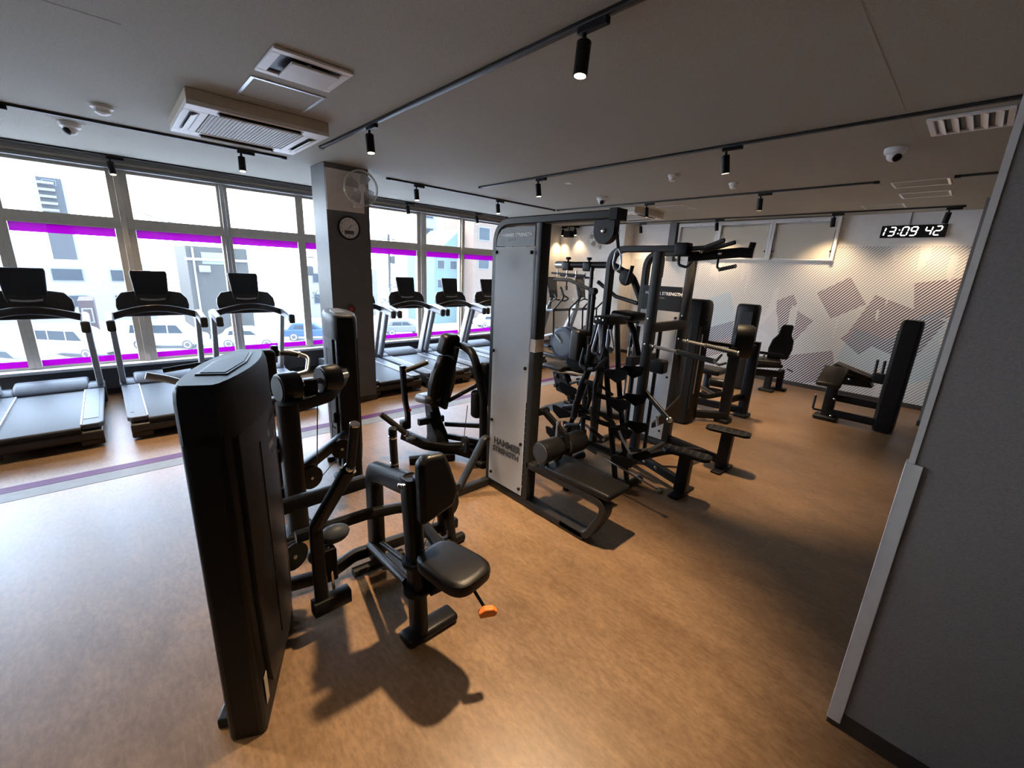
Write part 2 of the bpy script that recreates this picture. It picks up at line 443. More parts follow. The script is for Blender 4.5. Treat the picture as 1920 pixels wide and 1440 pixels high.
# window wall
wl_ = struct(MB().mm((XW-.2, Y0R, 0), (XW, 7.08, .385)).mm((XW-.2, Y0R, 3.03), (XW, 7.08, CE)).mm((XW-.2, 7.08, 0), (XW, YB, CE)).build('wall_left', M_SILLW, smooth=False))
MB().mm((XW-.001, 7.08, .08), (XW+.012, 9.20, CE)).build('wall_lining', M_WALLW, wl_, smooth=False)
MB().mm((XW, Y0R, .385), (XW+.13, 7.08, .425)).mm((XW-.2, Y0R, .385), (XW, 7.08, .425)).build('window_ledge', M_LEDGE, wl_, bevel=.004)
MB().mm((XW, Y0R, 0), (XW+.012, 7.08, .075)).build('baseboard', M_BASE, wl_, smooth=False)
for k, (dz, dx) in enumerate(((2.985, .10), (3.03, .075), (3.07, .12))):
    MB().mm((XW, Y0R, dz), (XW+dx, 7.08, dz+.035)).build('blind_rail', M_RAIL if k != 1 else M_ALU, wl_, bevel=.003)
bays = [(-4.2, -3.15, 0, .06), (-3.15, -2.0, .06, .06), (-2.0, -.845, .06, .06), (-.845, .28, .06, .105), (.28, 1.45, .105, .07), (1.45, 2.54, .07, .06),
        (2.54, 3.70, .06, .06), (3.70, 4.89, .06, .11), (4.89, 5.925, .11, .065), (5.925, 7.08, .065, .06)]
for i, (ya, yb, la, lb) in enumerate(bays):
    fr = MB()
    m_ = M_ALU
    if la: fr.mm((XW-.10, ya, .425), (XW-.02, ya+la, 2.99))
    if lb: fr.mm((XW-.10, yb-lb, .425), (XW-.02, yb, 2.99))
    fr.mm((XW-.09, ya, .425), (XW-.03, yb, .455)).mm((XW-.10, ya, 2.245), (XW-.015, yb, 2.385)).mm((XW-.09, ya, 2.95), (XW-.03, yb, 3.03))
    w = struct(fr.build('window_%d' % (i+1), m_, bevel=.004))
    MB().mm((XW-.066, ya+la, .45), (XW-.060, yb-lb, 2.25)).build('pane', M_GLASS, w, smooth=False)
    MB().mm((XW-.066, ya+la, 2.38), (XW-.060, yb-lb, 2.96)).build('pane', M_GLASS, w, smooth=False)
    for za, zb in ((2.135, 2.246), (.452, .535)):
        MB().mm((XW-.058, ya+la+.002, za), (XW-.056, yb-lb-.002, zb)).build('film_band', M_FILM, w, smooth=False)
    if i in (3, 4, 7, 8):     # bright sliding track on the inner face of the wide posts
        MB().mm((XW-.02, yb-.035, .425), (XW+.015, yb+.02, 2.99)).build('post_cover', M_ALU2 if i in (4, 7) else M_ALU, w, bevel=.003)
# column with the clock
co = struct(MB().mm((-6.22, 2.13, 0), (-5.75, 2.692, CE)).build('wall_column', M_COLUMN, bevel=.006))
MB().mm((-6.228, 2.122, 0), (-5.742, 2.70, .075)).build('baseboard', M_BASE, co, smooth=False)

# high windows with blinds on the back wall
for i, (xa, xb) in enumerate(((-4.86, -3.98), (-3.98, -2.97), (-2.97, -1.90))):
    fr = MB().mm((xa, YB-.10, 2.36), (xa+.05, YB, 3.10)).mm((xb-.05, YB-.10, 2.36), (xb, YB, 3.10)).mm((xa+.05, YB-.10, 3.03), (xb-.05, YB, 3.10)).mm((xa+.05, YB-.07, 2.36), (xb-.05, YB, 2.395))
    w = struct(fr.build('window_%d' % (i+11), M_WHITE, bevel=.004))
    MB().mm((xa+.07, YB-.05, 2.40), (xb-.07, YB-.04, 3.0)).build('roller_blind', M_BLIND, w, smooth=False)
    MB().mm((xa+.05, YB-.035, 2.395), (xb-.05, YB-.03, 3.03)).build('pane', M_GLASS, w, smooth=False)
    for sx in (xa+.062, xb-.075):
        MB().mm((sx, YB-.07, 2.45), (sx+.012, YB-.05, 2.86)).build('stay_arm', M_STEEL, w, bevel=.002)
        MB().cyl((sx+.006, YB-.075, 2.52), (sx+.006, YB-.05, 2.52), .016, 10).build('stay_knob', M_BLACK, w)
    lm = MB()
    for k in range(4): lm.beam([((xa+xb)/2-.08+k*.045, YB-.112, 3.035+.014*(k % 2)), ((xa+xb)/2-.05+k*.045, YB-.112, 3.045-.014*(k % 2))], .012, .01)
    lm.build('latch', M_STEEL, w)
tag(struct(MB().mm((-5.045, YB-.16, 2.30), (-4.885, YB-.001, CE)).build('trim_1', M_COLUMN, bevel=.004)), 'grey post beside the leftmost high window', 'post')

# ------------------------------------------------------------------ ceiling fittings
def light_track(a, b, label):
    a, b = Vector(a), Vector(b); d = (b-a).normalized(); s = Vector((-d.y, d.x, 0))
    t = thing('light_track', label, 'light track', (a.x, a.y, CE), 'black ceiling light tracks')
    MB().beam([a+Vector((0, 0, CE-.012)), b+Vector((0, 0, CE-.012))], .036, .024, r=.003).build('rail', M_TRACK, t)
    for e, sg in ((a, 1), (b, -1)):
        MB().beam([e+d*sg*-.001+Vector((0, 0, CE-.013)), e+d*sg*.05+Vector((0, 0, CE-.013))], .040, .030, r=.003).build('end_cap', M_DARK, t)
light_track((-5.95, -4.0, 0), (-5.95, 1.77, 0), 'black track along the windows ending by the near cassette air conditioner')
light_track((-5.08, 1.862, 0), (1.2, 1.862, 0), 'black track running from the near air conditioner over the rowing machine')
light_track((-5.40, 4.26, 0), (.1, 4.26, 0), 'black track crossing the ceiling above the pulldown tower')
light_track((-5.97, 6.66, 0), (-1.06, 6.66, 0), 'black track crossing the ceiling in front of the far air conditioner')
light_track((-6.0, 3.08, 0), (-6.0, 6.62, 0), 'black track along the far windows right of the column')
light_track((-.45, 6.72, 0), (.1, 6.72, 0), 'short black track stub at the right beyond the ceiling hatches')
light_track((-7.9, 9.05, 0), (-.40, 9.05, 0), 'black track along the back wall above the mural')
light_track((-7.80, -4.0, 0), (-7.80, 7.0, 0), 'black track right above the window blinds')
light_track((-3.0, -.54, 0), (1.5, -.54, 0), 'black track out of view behind the camera')  # unseen track added to carry the two lamps that warm the foreground floor
def spotlight_proto():
    t = thing('track_spotlight', 'x', 'spotlight', (0, 0, 0), 'black track spotlights')
    MB().box((.05, 0, -.040), (.17, .034, .030)).build('adapter', M_BLACK, t, bevel=.003)
    MB().cyl((0, 0, -.055), (0, 0, -.10), .011, 10).build('stem', M_BLACK, t)
    return t
def spotlight(x, y, label, aim=(0, 0, 0), along='X', on=1.0, dz=0.0, size=70):
    t = spotlight_proto(); t['label'] = label
    t.location = (x, y, CE-dz)
    ax = 0 if along == 'X' else PI/2
    t.rotation_euler = (0, 0, ax)
    d = (Vector(aim)-Vector((x, y, CE-.2)))
    d.normalize()
    d = Matrix.Rotation(-ax, 3, 'Z')@d
    top = Vector((0, 0, -.105))-d*.02
    MB().lathe(top, d, [(.030, 0), (.036, .006), (.036, .150), (.032, .152)], 18).build('lamp_body', M_BLACK, t, org=(0, 0, 0))
    MB().lathe(top+d*.149, d, [(0.0, .0), (.029, .0), (.029, .0035), (0, .0035)], 16).build('lamp_face', M_LAMP, t, org=(0, 0, 0))
    if on:
        li = bpy.data.lights.new('lamp', 'SPOT'); li.energy = SPOT_W*on; li.color = SPOT_COL
        li.spot_size = math.radians(size); li.spot_blend = .8; li.shadow_soft_size = .05
        lo = bpy.data.objects.new('lamp', li); COL.objects.link(lo); lo.parent = t
        lo.location = top+d*.165; lo.rotation_euler = d.to_track_quat('-Z', 'Y').to_euler()
    return t
spotlight(-1.57, 1.862, 'lit black spotlight nearest the camera, on the track over the rowing machine', (-1.55, 1.6, 0), on=1.75)
spotlight(-3.92, 1.862, 'lit black spotlight on the near track, close to the cassette air conditioner', (-3.6, 1.9, 0))
spotlight(-5.95, 1.30, 'black spotlight below the near air conditioner, at the end of its track', (-5.6, 1.2, 0), 'Y', .8)
spotlight(-5.95, -.55, 'black spotlight cut by the left edge of the picture', (-5.7, -.5, 0), 'Y', .8)
spotlight(-1.83, 4.26, 'black spotlight on the middle track, right of the round detectors', (-1.6, 4.9, 0), on=1.3)
spotlight(-4.18, 4.26, 'black spotlight at the left end of the middle track above the frosted tower', (-4.0, 4.6, 0))
spotlight(-2.30, 6.66, 'black spotlight on the far track, above the digital clock side', (-2.3, 7.2, 0), on=1.3)
spotlight(-4.02, 6.66, 'black spotlight on the far track beside the far air conditioner', (-4.0, 7.2, 0))
spotlight(-6.0, 3.55, 'first black spotlight right of the column on the far window track', (-5.7, 3.6, 0), 'Y', .8)
spotlight(-6.0, 5.15, 'second black spotlight right of the column on the far window track', (-5.7, 5.2, 0), 'Y', .8)
spotlight(-7.80, .24, 'small black spotlight in front of the blind above the left windows', (-7.3, .4, 0), 'Y', .2)
spotlight(-7.80, 4.42, 'small black spotlight on the blind track just right of the column', (-7.3, 4.5, 0), 'Y', .2)
spotlight(-7.80, 6.10, 'small black spotlight on the blind track left of the frosted tower top', (-7.3, 6.2, 0), 'Y', .2)
spotlight(-.56, 9.05, 'black spotlight above the right end of the digital clock', (-.75, 9.55, 1.0), on=.17, size=118)
spotlight(-1.93, 9.05, 'black spotlight at the right edge of the high windows', (-1.9, 9.55, 1.0), on=.17, size=118)
spotlight(-3.85, 9.05, 'black spotlight between the first and second high windows', (-3.8, 9.55, 1.0), on=.17, size=118)
spotlight(-5.55, 9.05, 'black spotlight on the back track above the white wall recess', (-5.5, 9.55, 1.0), on=.17, size=118)
spotlight(-7.45, 9.05, 'black spotlight right of the small speaker in the far corner', (-7.2, 9.2, 1.0), on=.07, size=100)
spotlight(-7.86, 9.05, 'black spotlight left of the small speaker in the far corner', (-8.0, 9.0, 1.0), on=.12, size=90)

M_GREYS = mat('pale grille slat', (.42, .40, .36), .5)
spotlight(-2.55, -.54, 'added black spotlight, unseen behind the camera, window side', (-2.5, -.3, 0), on=.5)  # lamp added out of view to warm the foreground floor
spotlight(-.2, -.54, 'added black spotlight, unseen behind the camera, partition side', (-.4, -.2, 0), on=.35)  # second unseen lamp, added for the same floor warmth
def cassette(x0, y0, x1, y1, label):
    cx, cy = (x0+x1)/2, (y0+y1)/2; wx, wy = (x1-x0), (y1-y0)
    t = thing('cassette_air_conditioner', label, 'air conditioner', (cx, cy, CE))
    zb = CE-.11
    MB().mm((x0, y0, zb+.03), (x1, y1, CE)).build('casing', M_CREAM, t, bevel=.006)
    fr = MB()
    for a, b in (((x0, y0), (x0+.16, y1)), ((x1-.16, y0), (x1, y1)), ((x0+.16, y0), (x1-.16, y0+.16)), ((x0+.16, y1-.16), (x1-.16, y1))):
        fr.mm((a[0], a[1], zb), (b[0], b[1], zb+.032))
    fr.build('face_panel', M_WHITE, t, bevel=.004)
    MB().mm((x0+.17, y0+.17, zb+.004), (x1-.17, y1-.17, zb+.03)).build('grille_backing', M_GREYP, t, smooth=False)
    n = 26
    for k in range(n):
        y = y0+.19+(wy-.38)*k/(n-1)
        MB().mm((x0+.18, y-.005, zb-.001), (x1-.18, y+.005, zb+.006)).build('grille_slat', M_GREYS, t, smooth=False)
    for a, b, fl_ in (((x0+.04, y0+.20), (x0+.11, y1-.20), 0), ((x1-.11, y0+.20), (x1-.04, y1-.20), 0), ((x0+.20, y0+.04), (x1-.20, y0+.11), 1), ((x0+.20, y1-.11), (x1-.20, y1-.04), 1)):
        MB().mm((a[0], a[1], zb-.001), (b[0], b[1], zb+.004)).build('outlet_slot', M_BLACK, t, smooth=False)
        c = Vector(((a[0]+b[0])/2, (a[1]+b[1])/2, zb-.012))
        R = Matrix.Rotation(math.radians(25), 3, 'X' if fl_ else 'Y')
        MB().box(c, (b[0]-a[0]-.02 if fl_ else .05, .05 if fl_ else b[1]-a[1]-.02, .008), R=R).build('louvre', M_WHITE, t, bevel=.002)
    return t
cassette(-5.23, .605, -4.21, 1.625, 'cream boxed cassette air conditioner near the windows')
cassette(-5.38, 6.96, -4.42, 7.98, 'cream boxed cassette air conditioner far off, behind the pulldown arm')
def diffuser(x0, y0, x1, y1, label, n=3):
    t = thing('ceiling_air_vent', label, 'air vent', ((x0+x1)/2, (y0+y1)/2, CE))
    fr = MB()
    w = .055
    for a, b in (((x0, y0), (x0+w, y1)), ((x1-w, y0), (x1, y1)), ((x0+w, y0), (x1-w, y0+w)), ((x0+w, y1-w), (x1-w, y1))):
        fr.mm((a[0], a[1], CE-.018), (b[0], b[1], CE-.001))
    fr.build('frame', M_WHITE, t, bevel=.004)
    MB().mm((x0+w, y0+w, CE-.004), (x1-w, y1-w, CE-.001)).build('dark_throat', M_BLACK, t, smooth=False)
    MB().mm((x0+.075, y0+.115, CE-.040), (x1-.075, y1-.065, CE-.026)).build('centre_plate', M_GUARD, t, bevel=.004)
    for x_ in (x0+.12, x1-.12): MB().mm((x_-.01, (y0+y1)/2-.01, CE-.028), (x_+.01, (y0+y1)/2+.01, CE-.004)).build('plate_stud', M_STEEL, t)
    return t
diffuser(-3.45, .88, -3.017, 1.345, 'white square ceiling vent with a solid centre plate, nearest the camera')
t = thing('ceiling_air_vent', 'white louvred ceiling vent at the right by the partition', 'air vent', (-.32, 4.66, CE))
fr = MB()
x0, x1, y0, y1, w = -.53, -.10, 4.44, 4.90, .035
for a, b in (((x0, y0), (x0+w, y1)), ((x1-w, y0), (x1, y1)), ((x0+w, y0), (x1-w, y0+w)), ((x0+w, y1-w), (x1-w, y1))):
    fr.mm((a[0], a[1], CE-.018), (b[0], b[1], CE-.001))
fr.build('frame', M_WHITE, t, bevel=.003)
MB().mm((x0+w, y0+w, CE-.004), (x1-w, y1-w, CE-.001)).build('dark_throat', M_BASE, t, smooth=False)
for k in range(5):
    xx = x0+.07+k*.072
    MB().box((xx, (y0+y1)/2, CE-.013), (.05, y1-y0-.07, .005), R=Matrix.Rotation(.5, 3, 'Y')).build('slat', M_WHITE, t, smooth=False)
def hatch(x0, y0, x1, y1, label):
    t = thing('ceiling_hatch', label, 'ceiling hatch', ((x0+x1)/2, (y0+y1)/2, CE), 'framed ceiling hatches')
    w = .022
    fr = MB()
    for a, b in (((x0, y0), (x0+w, y1)), ((x1-w, y0), (x1, y1)), ((x0+w, y0), (x1-w, y0+w)), ((x0+w, y1-w), (x1-w, y1))):
        fr.mm((a[0], a[1], CE-.007), (b[0], b[1], CE-.0005))
    fr.build('frame', M_STEEL, t, smooth=False)
    MB().mm((x0+w, y0+w, CE-.004), (x1-w, y1-w, CE-.0005)).build('lid', M_CEIL, t, smooth=False)
hatch(-4.08, .895, -3.605, 1.382, 'grey ceiling hatch with a silver frame between vent and near air conditioner')
hatch(-.985, 6.80, -.49, 7.20, 'ceiling hatch with thin silver frame nearest of the three at the right')
hatch(-.995, 7.63, -.51, 8.06, 'ceiling hatch with thin silver frame, middle of the three at the right')
hatch(-1.51, 8.50, -1.02, 8.90, 'ceiling hatch with thin silver frame, closest to the back wall track')
hatch(-4.17, 7.19, -3.65, 7.69, 'ceiling hatch with thin silver frame right of the far air conditioner')
def dome_camera(x, y, label):
    t = thing('dome_camera', label, 'security camera', (x, y, CE))
    MB().lathe((x, y, CE), (0, 0, -1), [(.078, 0), (.082, .012), (.076, .040), (.056, .055)], 20).build('base', M_WHITE, t)
    MB().ball((x, y, CE-.055), .056, (1, 1, .95)).build('eye_shell', M_WHITE, t)
    MB().lathe((x, y, CE-.045)+Vector((.025, -.022, -.02)) if False else Vector((x+.022, y-.022, CE-.076)), (.5, -.5, -.7), [(.034, 0), (.033, .020), (.018, .028), (0, .029)], 14).build('lens', M_BLACK, t)
dome_camera(-6.28, -.05, 'white dome camera on the ceiling before the left windows')
dome_camera(-.772, 5.20, 'white dome camera on the ceiling below the right vent')
dome_camera(-4.384, 5.92, 'white dome camera above the pulldown arm pulley')
def detector(x, y, label, r=.055):
    t = thing('smoke_detector', label, 'smoke detector', (x, y, CE))
    MB().lathe((x, y, CE), (0, 0, -1), [(r, 0), (r, .022), (r*.82, .032)], 20).build('base', M_WHITE, t)
    MB().lathe((x, y, CE-.032), (0, 0, -1), [(r*.76, 0), (r*.70, .026), (r*.35, .040), (0, .041)], 18).build('sensor_head', M_WHITE, t)
detector(-5.33, .173, 'white round smoke detector left of the near air conditioner', .075)
detector(-2.776, 5.10, 'white round smoke detector left of the spotlight on the middle track')
detector(-2.386, 5.91, 'white round smoke detector above the far track, right one of two')
t = thing('ceiling_sounder', 'flat white ceiling disc left of the round smoke detectors', 'ceiling disc', (-4.113, 4.778, CE))
MB().lathe((-4.113, 4.778, CE), (0, 0, -1), [(.05, 0), (.05, .006), (.035, .011), (0, .012)], 20).build('disc', M_WHITE, t)
# wall speaker in the far corner
t = thing('wall_speaker', 'small black speaker hanging in the far corner between two spotlights', 'speaker', (-7.66, 9.05, 2.98))
MB().rbox((-7.66, 9.06, 2.915), (.24, .16, .16), .015).build('cabinet', M_BLACK, t)
MB().cyl((-7.66, 9.06, 2.985), (-7.66, 9.06, CE), .010, 10).build('bracket', M_BLACK, t)
MB().mm((-7.76, 8.972, 2.85), (-7.56, 8.979, 2.98)).build('front_grille', M_GRIP, t, smooth=False)

# column dressing: board, fan, clock, alarm
t = tag(MB().mm((-5.749, 2.135, 2.575), (-5.737, 2.615, 3.055)).build('backing_board', mat('pale grey board', (.66, .61, .57), .6, 0, .06, 14), bevel=.002), 'pale grey square board high on the dark column', 'board')
def wall_fan(c, n, label, R=.205):
    c, n = Vector(c), Vector(n).normalized(); d, s, u = frame_from(n)
    t = thing('wall_fan', label, 'fan', c-n*.17)
    MB().box(c-n*.15-u*.17, (.05, .11, .12) if abs(n.x) > .5 else (.11, .05, .12)).build('wall_bracket', M_WHITE, t, bevel=.01)
    MB().tube([c-n*.15-u*.15, c-n*.12-u*.05, c-n*.09], .022, 10, .04).build('neck', M_WHITE, t)
    MB().lathe(c-n*.13, n, [(.02, 0), (.055, .02), (.058, .09), (.03, .11)], 16).build('motor', M_WHITE, t)
    rim = MB()
    for off in (-.035, .035):
        pts = [c+n*off*.6+(s*math.cos(2*PI*k/28)+u*math.sin(2*PI*k/28))*R for k in range(29)]
        rim.tube(pts, .0075 if off > 0 else .005, 6)
    rim.build('guard_ring', M_CAGE, t)
    wires = MB()
    for k in range(40):
        a = 2*PI*k/40; e = (s*math.cos(a)+u*math.sin(a))
        wires.tube([c+n*.055+e*.045, c+n*.05+e*R*.6, c+n*.021+e*R], .0011, 4)
    w = wires.build('guard_wires', M_CAGE, t); w['kind'] = 'stuff'
    MB().lathe(c+n*.05, n, [(.048, 0), (.044, .008), (0, .012)], 18).build('badge', M_WHITE, t)
    for k in range(4):
        a = 2*PI*k/4+.5; e = (s*math.cos(a)+u*math.sin(a)); g = (-s*math.sin(a)+u*math.cos(a))
        prof = [(.03, -.02), (.10, -.055), (.165, -.07), (.18, -.01), (.165, .05), (.09, .045), (.03, .015)]
        vs = [c+e*p+g*q+n*(q*.25-.005) for p, q in prof]; vs2 = [v+n*.003 for v in vs]; m = len(prof)
        MB().add(vs+vs2, [tuple(range(m)), tuple(range(2*m-1, m-1, -1))]+[(j, (j+1) % m, (j+1) % m+m, j+m) for j in range(m)]).build('blade', M_BLADE, t)
    return t
wall_fan((-5.56, 2.50, 2.85), (1, -.10, -.05), 'white caged wall fan mounted on the column board')
wall_fan((-6.75, 9.02, 2.78), (.1, -1, 0), 'white caged wall fan on the far white wall behind the pulldown pulley', .20)
t = thing('wall_clock', 'round black rimmed analogue clock on the dark column', 'clock', (-5.75, 2.395, 2.375))
c = Vector((-5.75, 2.395, 2.375))
MB().lathe(c, (1, 0, 0), [(.142, .001), (.148, .012), (.146, .03), (.130, .034), (.127, .016), (.127, .001)], 36, cap=False).build('rim', M_BLACK, t)
MB().lathe(c, (1, 0, 0), [(.127, .002), (.127, .018), (0, .018)], 36).build('dial', mat('clock dial', (.74, .73, .70), .5, 0, .03, 20), t)
def hand(a, L, w, nm):
    e = Vector((0, math.sin(a), math.cos(a)))
    MB().beam([c+Vector((.021, 0, 0))-e*.02, c+Vector((.021, 0, 0))+e*L], w, .002, r=.0005).build(nm, M_BLACK, t)
hand(math.radians(34.5), .06, .008, 'hour_hand'); hand(math.radians(56), .095, .005, 'minute_hand')
MB().mm((-5.7325, 2.335, 2.300), (-5.7295, 2.455, 2.345)).build('date_display', mat('clock lcd', (.08, .085, .075), .3, 0, .05, 20), t, smooth=False)
for k in range(12):
    a = 2*PI*k/12; h = str(12 if k == 0 else k)
    if k in (6,): pass
    text_mesh('numeral', h, .030, c+Vector((.0185, math.sin(a)*.104, math.cos(a)*.104-.010)), (0, 1, 0), (0, 0, 1), M_LOGOD, t, .0006, 0, 'CENTER')
t = thing('alarm_button', 'round dark red alarm button low on the column', 'alarm', (-5.75, 2.372, 1.335))
MB().lathe((-5.749, 2.372, 1.335), (1, 0, 0), [(.055, 0), (.055, .012), (.045, .02)], 20).build('plate', mat('dull red plastic', (.10, .018, .016), .5), t)
MB().lathe((-5.729, 2.372, 1.335), (1, 0, 0), [(.02, 0), (.018, .01), (0, .013)], 14).build('button', M_RED, t)

# digital clock reading 13:09 42
t = thing('digital_clock', 'black wide digital wall clock showing 13:09 42 in white segments', 'clock', (-.945, YB, 2.83))
MB().mm((-1.34, YB-.045, 2.735), (-.555, YB-.001, 2.925)).build('case', M_BLACK, t, bevel=.004)
SEG = {'0': 'abcdef', '1': 'bc', '2': 'abged', '3': 'abgcd', '4': 'fgbc', '9': 'abcdfg'}
def digit(ch, x, z, w, h, yy):
    m = MB(); k = .0135; sl = .16
    P = {'a': ((0, h), (w, h)), 'b': ((w, h), (w, h/2)), 'c': ((w, h/2), (w, 0)), 'd': ((0, 0), (w, 0)), 'e': ((0, h/2), (0, 0)), 'f': ((0, h), (0, h/2)), 'g': ((0, h/2), (w, h/2))}
    for s_ in SEG[ch]:
        (xa, za), (xb, zb) = P[s_]
        ga = .008
        dx, dz = xb-xa, zb-za; L = math.hypot(dx, dz); dx, dz = dx/L*ga, dz/L*ga
        xa, za, xb, zb = xa+dx, za+dz, xb-dx, zb-dz
        m.beam([(x+xa+za*sl, yy, z+za), (x+xb+zb*sl, yy, z+zb)], k, .004, up=(0, 1, 0), r=.001)
    m.build('digit', M_LED, t)
yy = YB-.047
for ch, x in (('1', -1.372), ('3', -1.245), ('0', -1.085), ('9', -.978)): digit(ch, x, 2.768, .072, .128, yy)
for ch, x in (('4', -.805), ('2', -.698)): digit(ch, x, 2.768, .070, .128, yy)
MB().box((-1.117, yy, 2.80), (.014, .004, .014)).box((-1.109, yy, 2.855), (.014, .004, .014)).build('colon', M_LED, t)
# ------------------------------------------------------------------ treadmills (user end towards +x)
def make_treadmill():
    t = thing('treadmill', 'x', 'treadmill', (0, 0, 0), 'treadmills facing the windows')
    side = [(-1.02, .05), (1.0, .07), (1.03, .10), (1.03, .17), (.95, .205), (-.55, .215), (-1.02, .215)]
    MB().prism(side, (0, -.44, 0), (1, 0, 0), (0, 0, 1), (0, .88, 0)).build('deck_base', M_BODY, t, bevel=.012)
    pr = []
    for k in range(7):
        a = -PI/2+PI*k/6; pr.append((1.005+.03*math.cos(a), .205+.03*math.sin(a)))
    MB().prism([(-.60, .18), (1.0, .18)]+pr[1:]+[(-.60, .236)], (0, -.285, 0), (1, 0, 0), (0, 0, 1), (0, .57, 0)).build('running_belt', M_BELT, t)
    for s in (-1, 1):
        r = MB()
        ol = [(-.58, .29*1), (1.005, .29), (1.0, .42), (.94, .455), (-.58, .465)]
        r.prism([(x, y*s) for x, y in ol], (0, 0, .200), (1, 0, 0), (0, 1, 0), (0, 0, .052))
        rail = r.build('side_rail', M_DECK, t, bevel=.010)
        MB().mm((-.52, .345*s-.045, .2525), (.80, .345*s+.075*s+.0, .2555)).build('foot_grip', M_HOOD, rail, smooth=False)
        MB().mm((-.55, (.288)*s-.006, .236), (.98, (.288)*s+.006, .254)).build('rail_edge', M_SILVER, rail, smooth=False)
        MB().mm((.93, .31*s-.05 if s > 0 else -.44, .02), (1.0, .44 if s > 0 else -.31+.05, .10)).build('rear_foot', M_BODY, t, bevel=.01)
    hood = [(-1.04, .06), (-1.04, .27), (-1.0, .325), (-.90, .345), (-.74, .335), (-.62, .285), (-.565, .245), (-.565, .06)]
    MB().prism(hood, (0, -.325, 0), (1, 0, 0), (0, 0, 1), (0, .65, 0)).build('motor_hood', M_HOOD, t, bevel=.03, seg=4)
    for s in (-1, 1):
        h2 = [(-1.0, .06), (-1.0, .26), (-.66, .30), (-.56, .256), (-.54, .06)]
        MB().prism(h2, (0, .31*s if s > 0 else -.475, 0), (1, 0, 0), (0, 0, 1), (0, .165, 0)).build('hood_side', M_HOOD, t, bevel=.02, seg=3)
        up = MB().beam([(-.70, .435*s, .22), (-.38, .435*s, 1.14)], .065, .135, up=(1, 0, 0), r=.02)
        u_ = up.build('upright', M_SILVER, t)
        MB().beam([(-.765, .437*s, .24), (-.443, .437*s, 1.13)], .045, .05, up=(1, 0, 0), r=.012).build('upright_back', M_BODY, u_)
        h = MB().sweep(fillet([(-.47, .435*s, 1.15), (-.25, .44*s, 1.185), (.10, .44*s, 1.125)], .15), rrect(.075, .125, .034, 4)).build('handle_arm', M_SILVER, t)
        MB().rbox((.125, .44*s, 1.117), (.045, .080, .130), .02).build('handle_end', M_GRIP, h)
    pts = [(-.30+.09*math.cos(k/8*PI-PI/2)*1.0, -.43+.86*k/8, 1.175+.105*math.sin(PI*k/8)) for k in range(9)]
    MB().sweep(fillet(pts, .05, 2), rrect(.05, .085, .02, 3), up=(0, 0, 1)).build('crossbar', M_BODY, t)
    co = [(-.34, -.03), (.34, -.03), (.37, .10), (.36, .19), (.30, .275), (.18, .295), (-.18, .295), (-.30, .275), (-.36, .19), (-.37, .10)]
    e2 = Vector((-.30, 0, .95)).normalized()
    MB().prism(co, (-.36, 0, 1.20), (0, 1, 0), e2, Vector((-.95, 0, -.30)).normalized()*.055).build('console', M_BODY, t, bevel=.015, seg=3)
    e3 = Vector((-.22, 0, .975)).normalized()
    sc = [(-.145, 0), (.145, 0), (.165, .06), (.187, .36), (.178, .395), (-.178, .395), (-.187, .36), (-.165, .06)]
    s_ = MB().prism(sc, (-.385, 0, 1.345), (0, 1, 0), e3, Vector((-.975, 0, -.22)).normalized()*.035).build('screen_housing', M_BODY, t, bevel=.012, seg=3)
    nrm = Vector((.975, 0, .22)).normalized()
    MB().prism([(-.155, .09), (.155, .09), (.168, .37), (-.168, .37)], Vector((-.385, 0, 1.345))+nrm*.0005, (0, 1, 0), e3, nrm*.002).build('screen_glass', M_BELT, s_, smooth=False)
    MB().prism([(-.12, .022), (-.04, .012), (.04, .012), (.12, .022), (.13, .045), (.04, .034), (-.04, .034), (-.13, .045)], Vector((-.385, 0, 1.345))+nrm*.0005, (0, 1, 0), e3, nrm*.004).build('key_strip', M_STEEL, s_)
    MB().beam([(-.46, 0, 1.20), (-.45, 0, 1.38)], .16, .05, up=(1, 0, 0)).build('screen_neck', M_BODY, t)
    return t
tm = make_treadmill()
spots = [(-.665, 'treadmill at the left edge of the picture'), (.425, 'second treadmill from the left, before the widest window post'), (1.475, 'treadmill just left of the dark column'),
         (3.08, 'treadmill half hidden behind the right side of the column'), (4.08, 'second treadmill right of the column, behind the chest press backrest'),
         (5.07, 'third treadmill right of the column'), (6.05, 'treadmill nearest the frosted tower, mostly hidden by it')]
for i, (y, lb) in enumerate(spots):
    o = tm if i == 0 else copy_tree(tm)
    o.location = (-6.82, y-.03, 0); o['label'] = lb

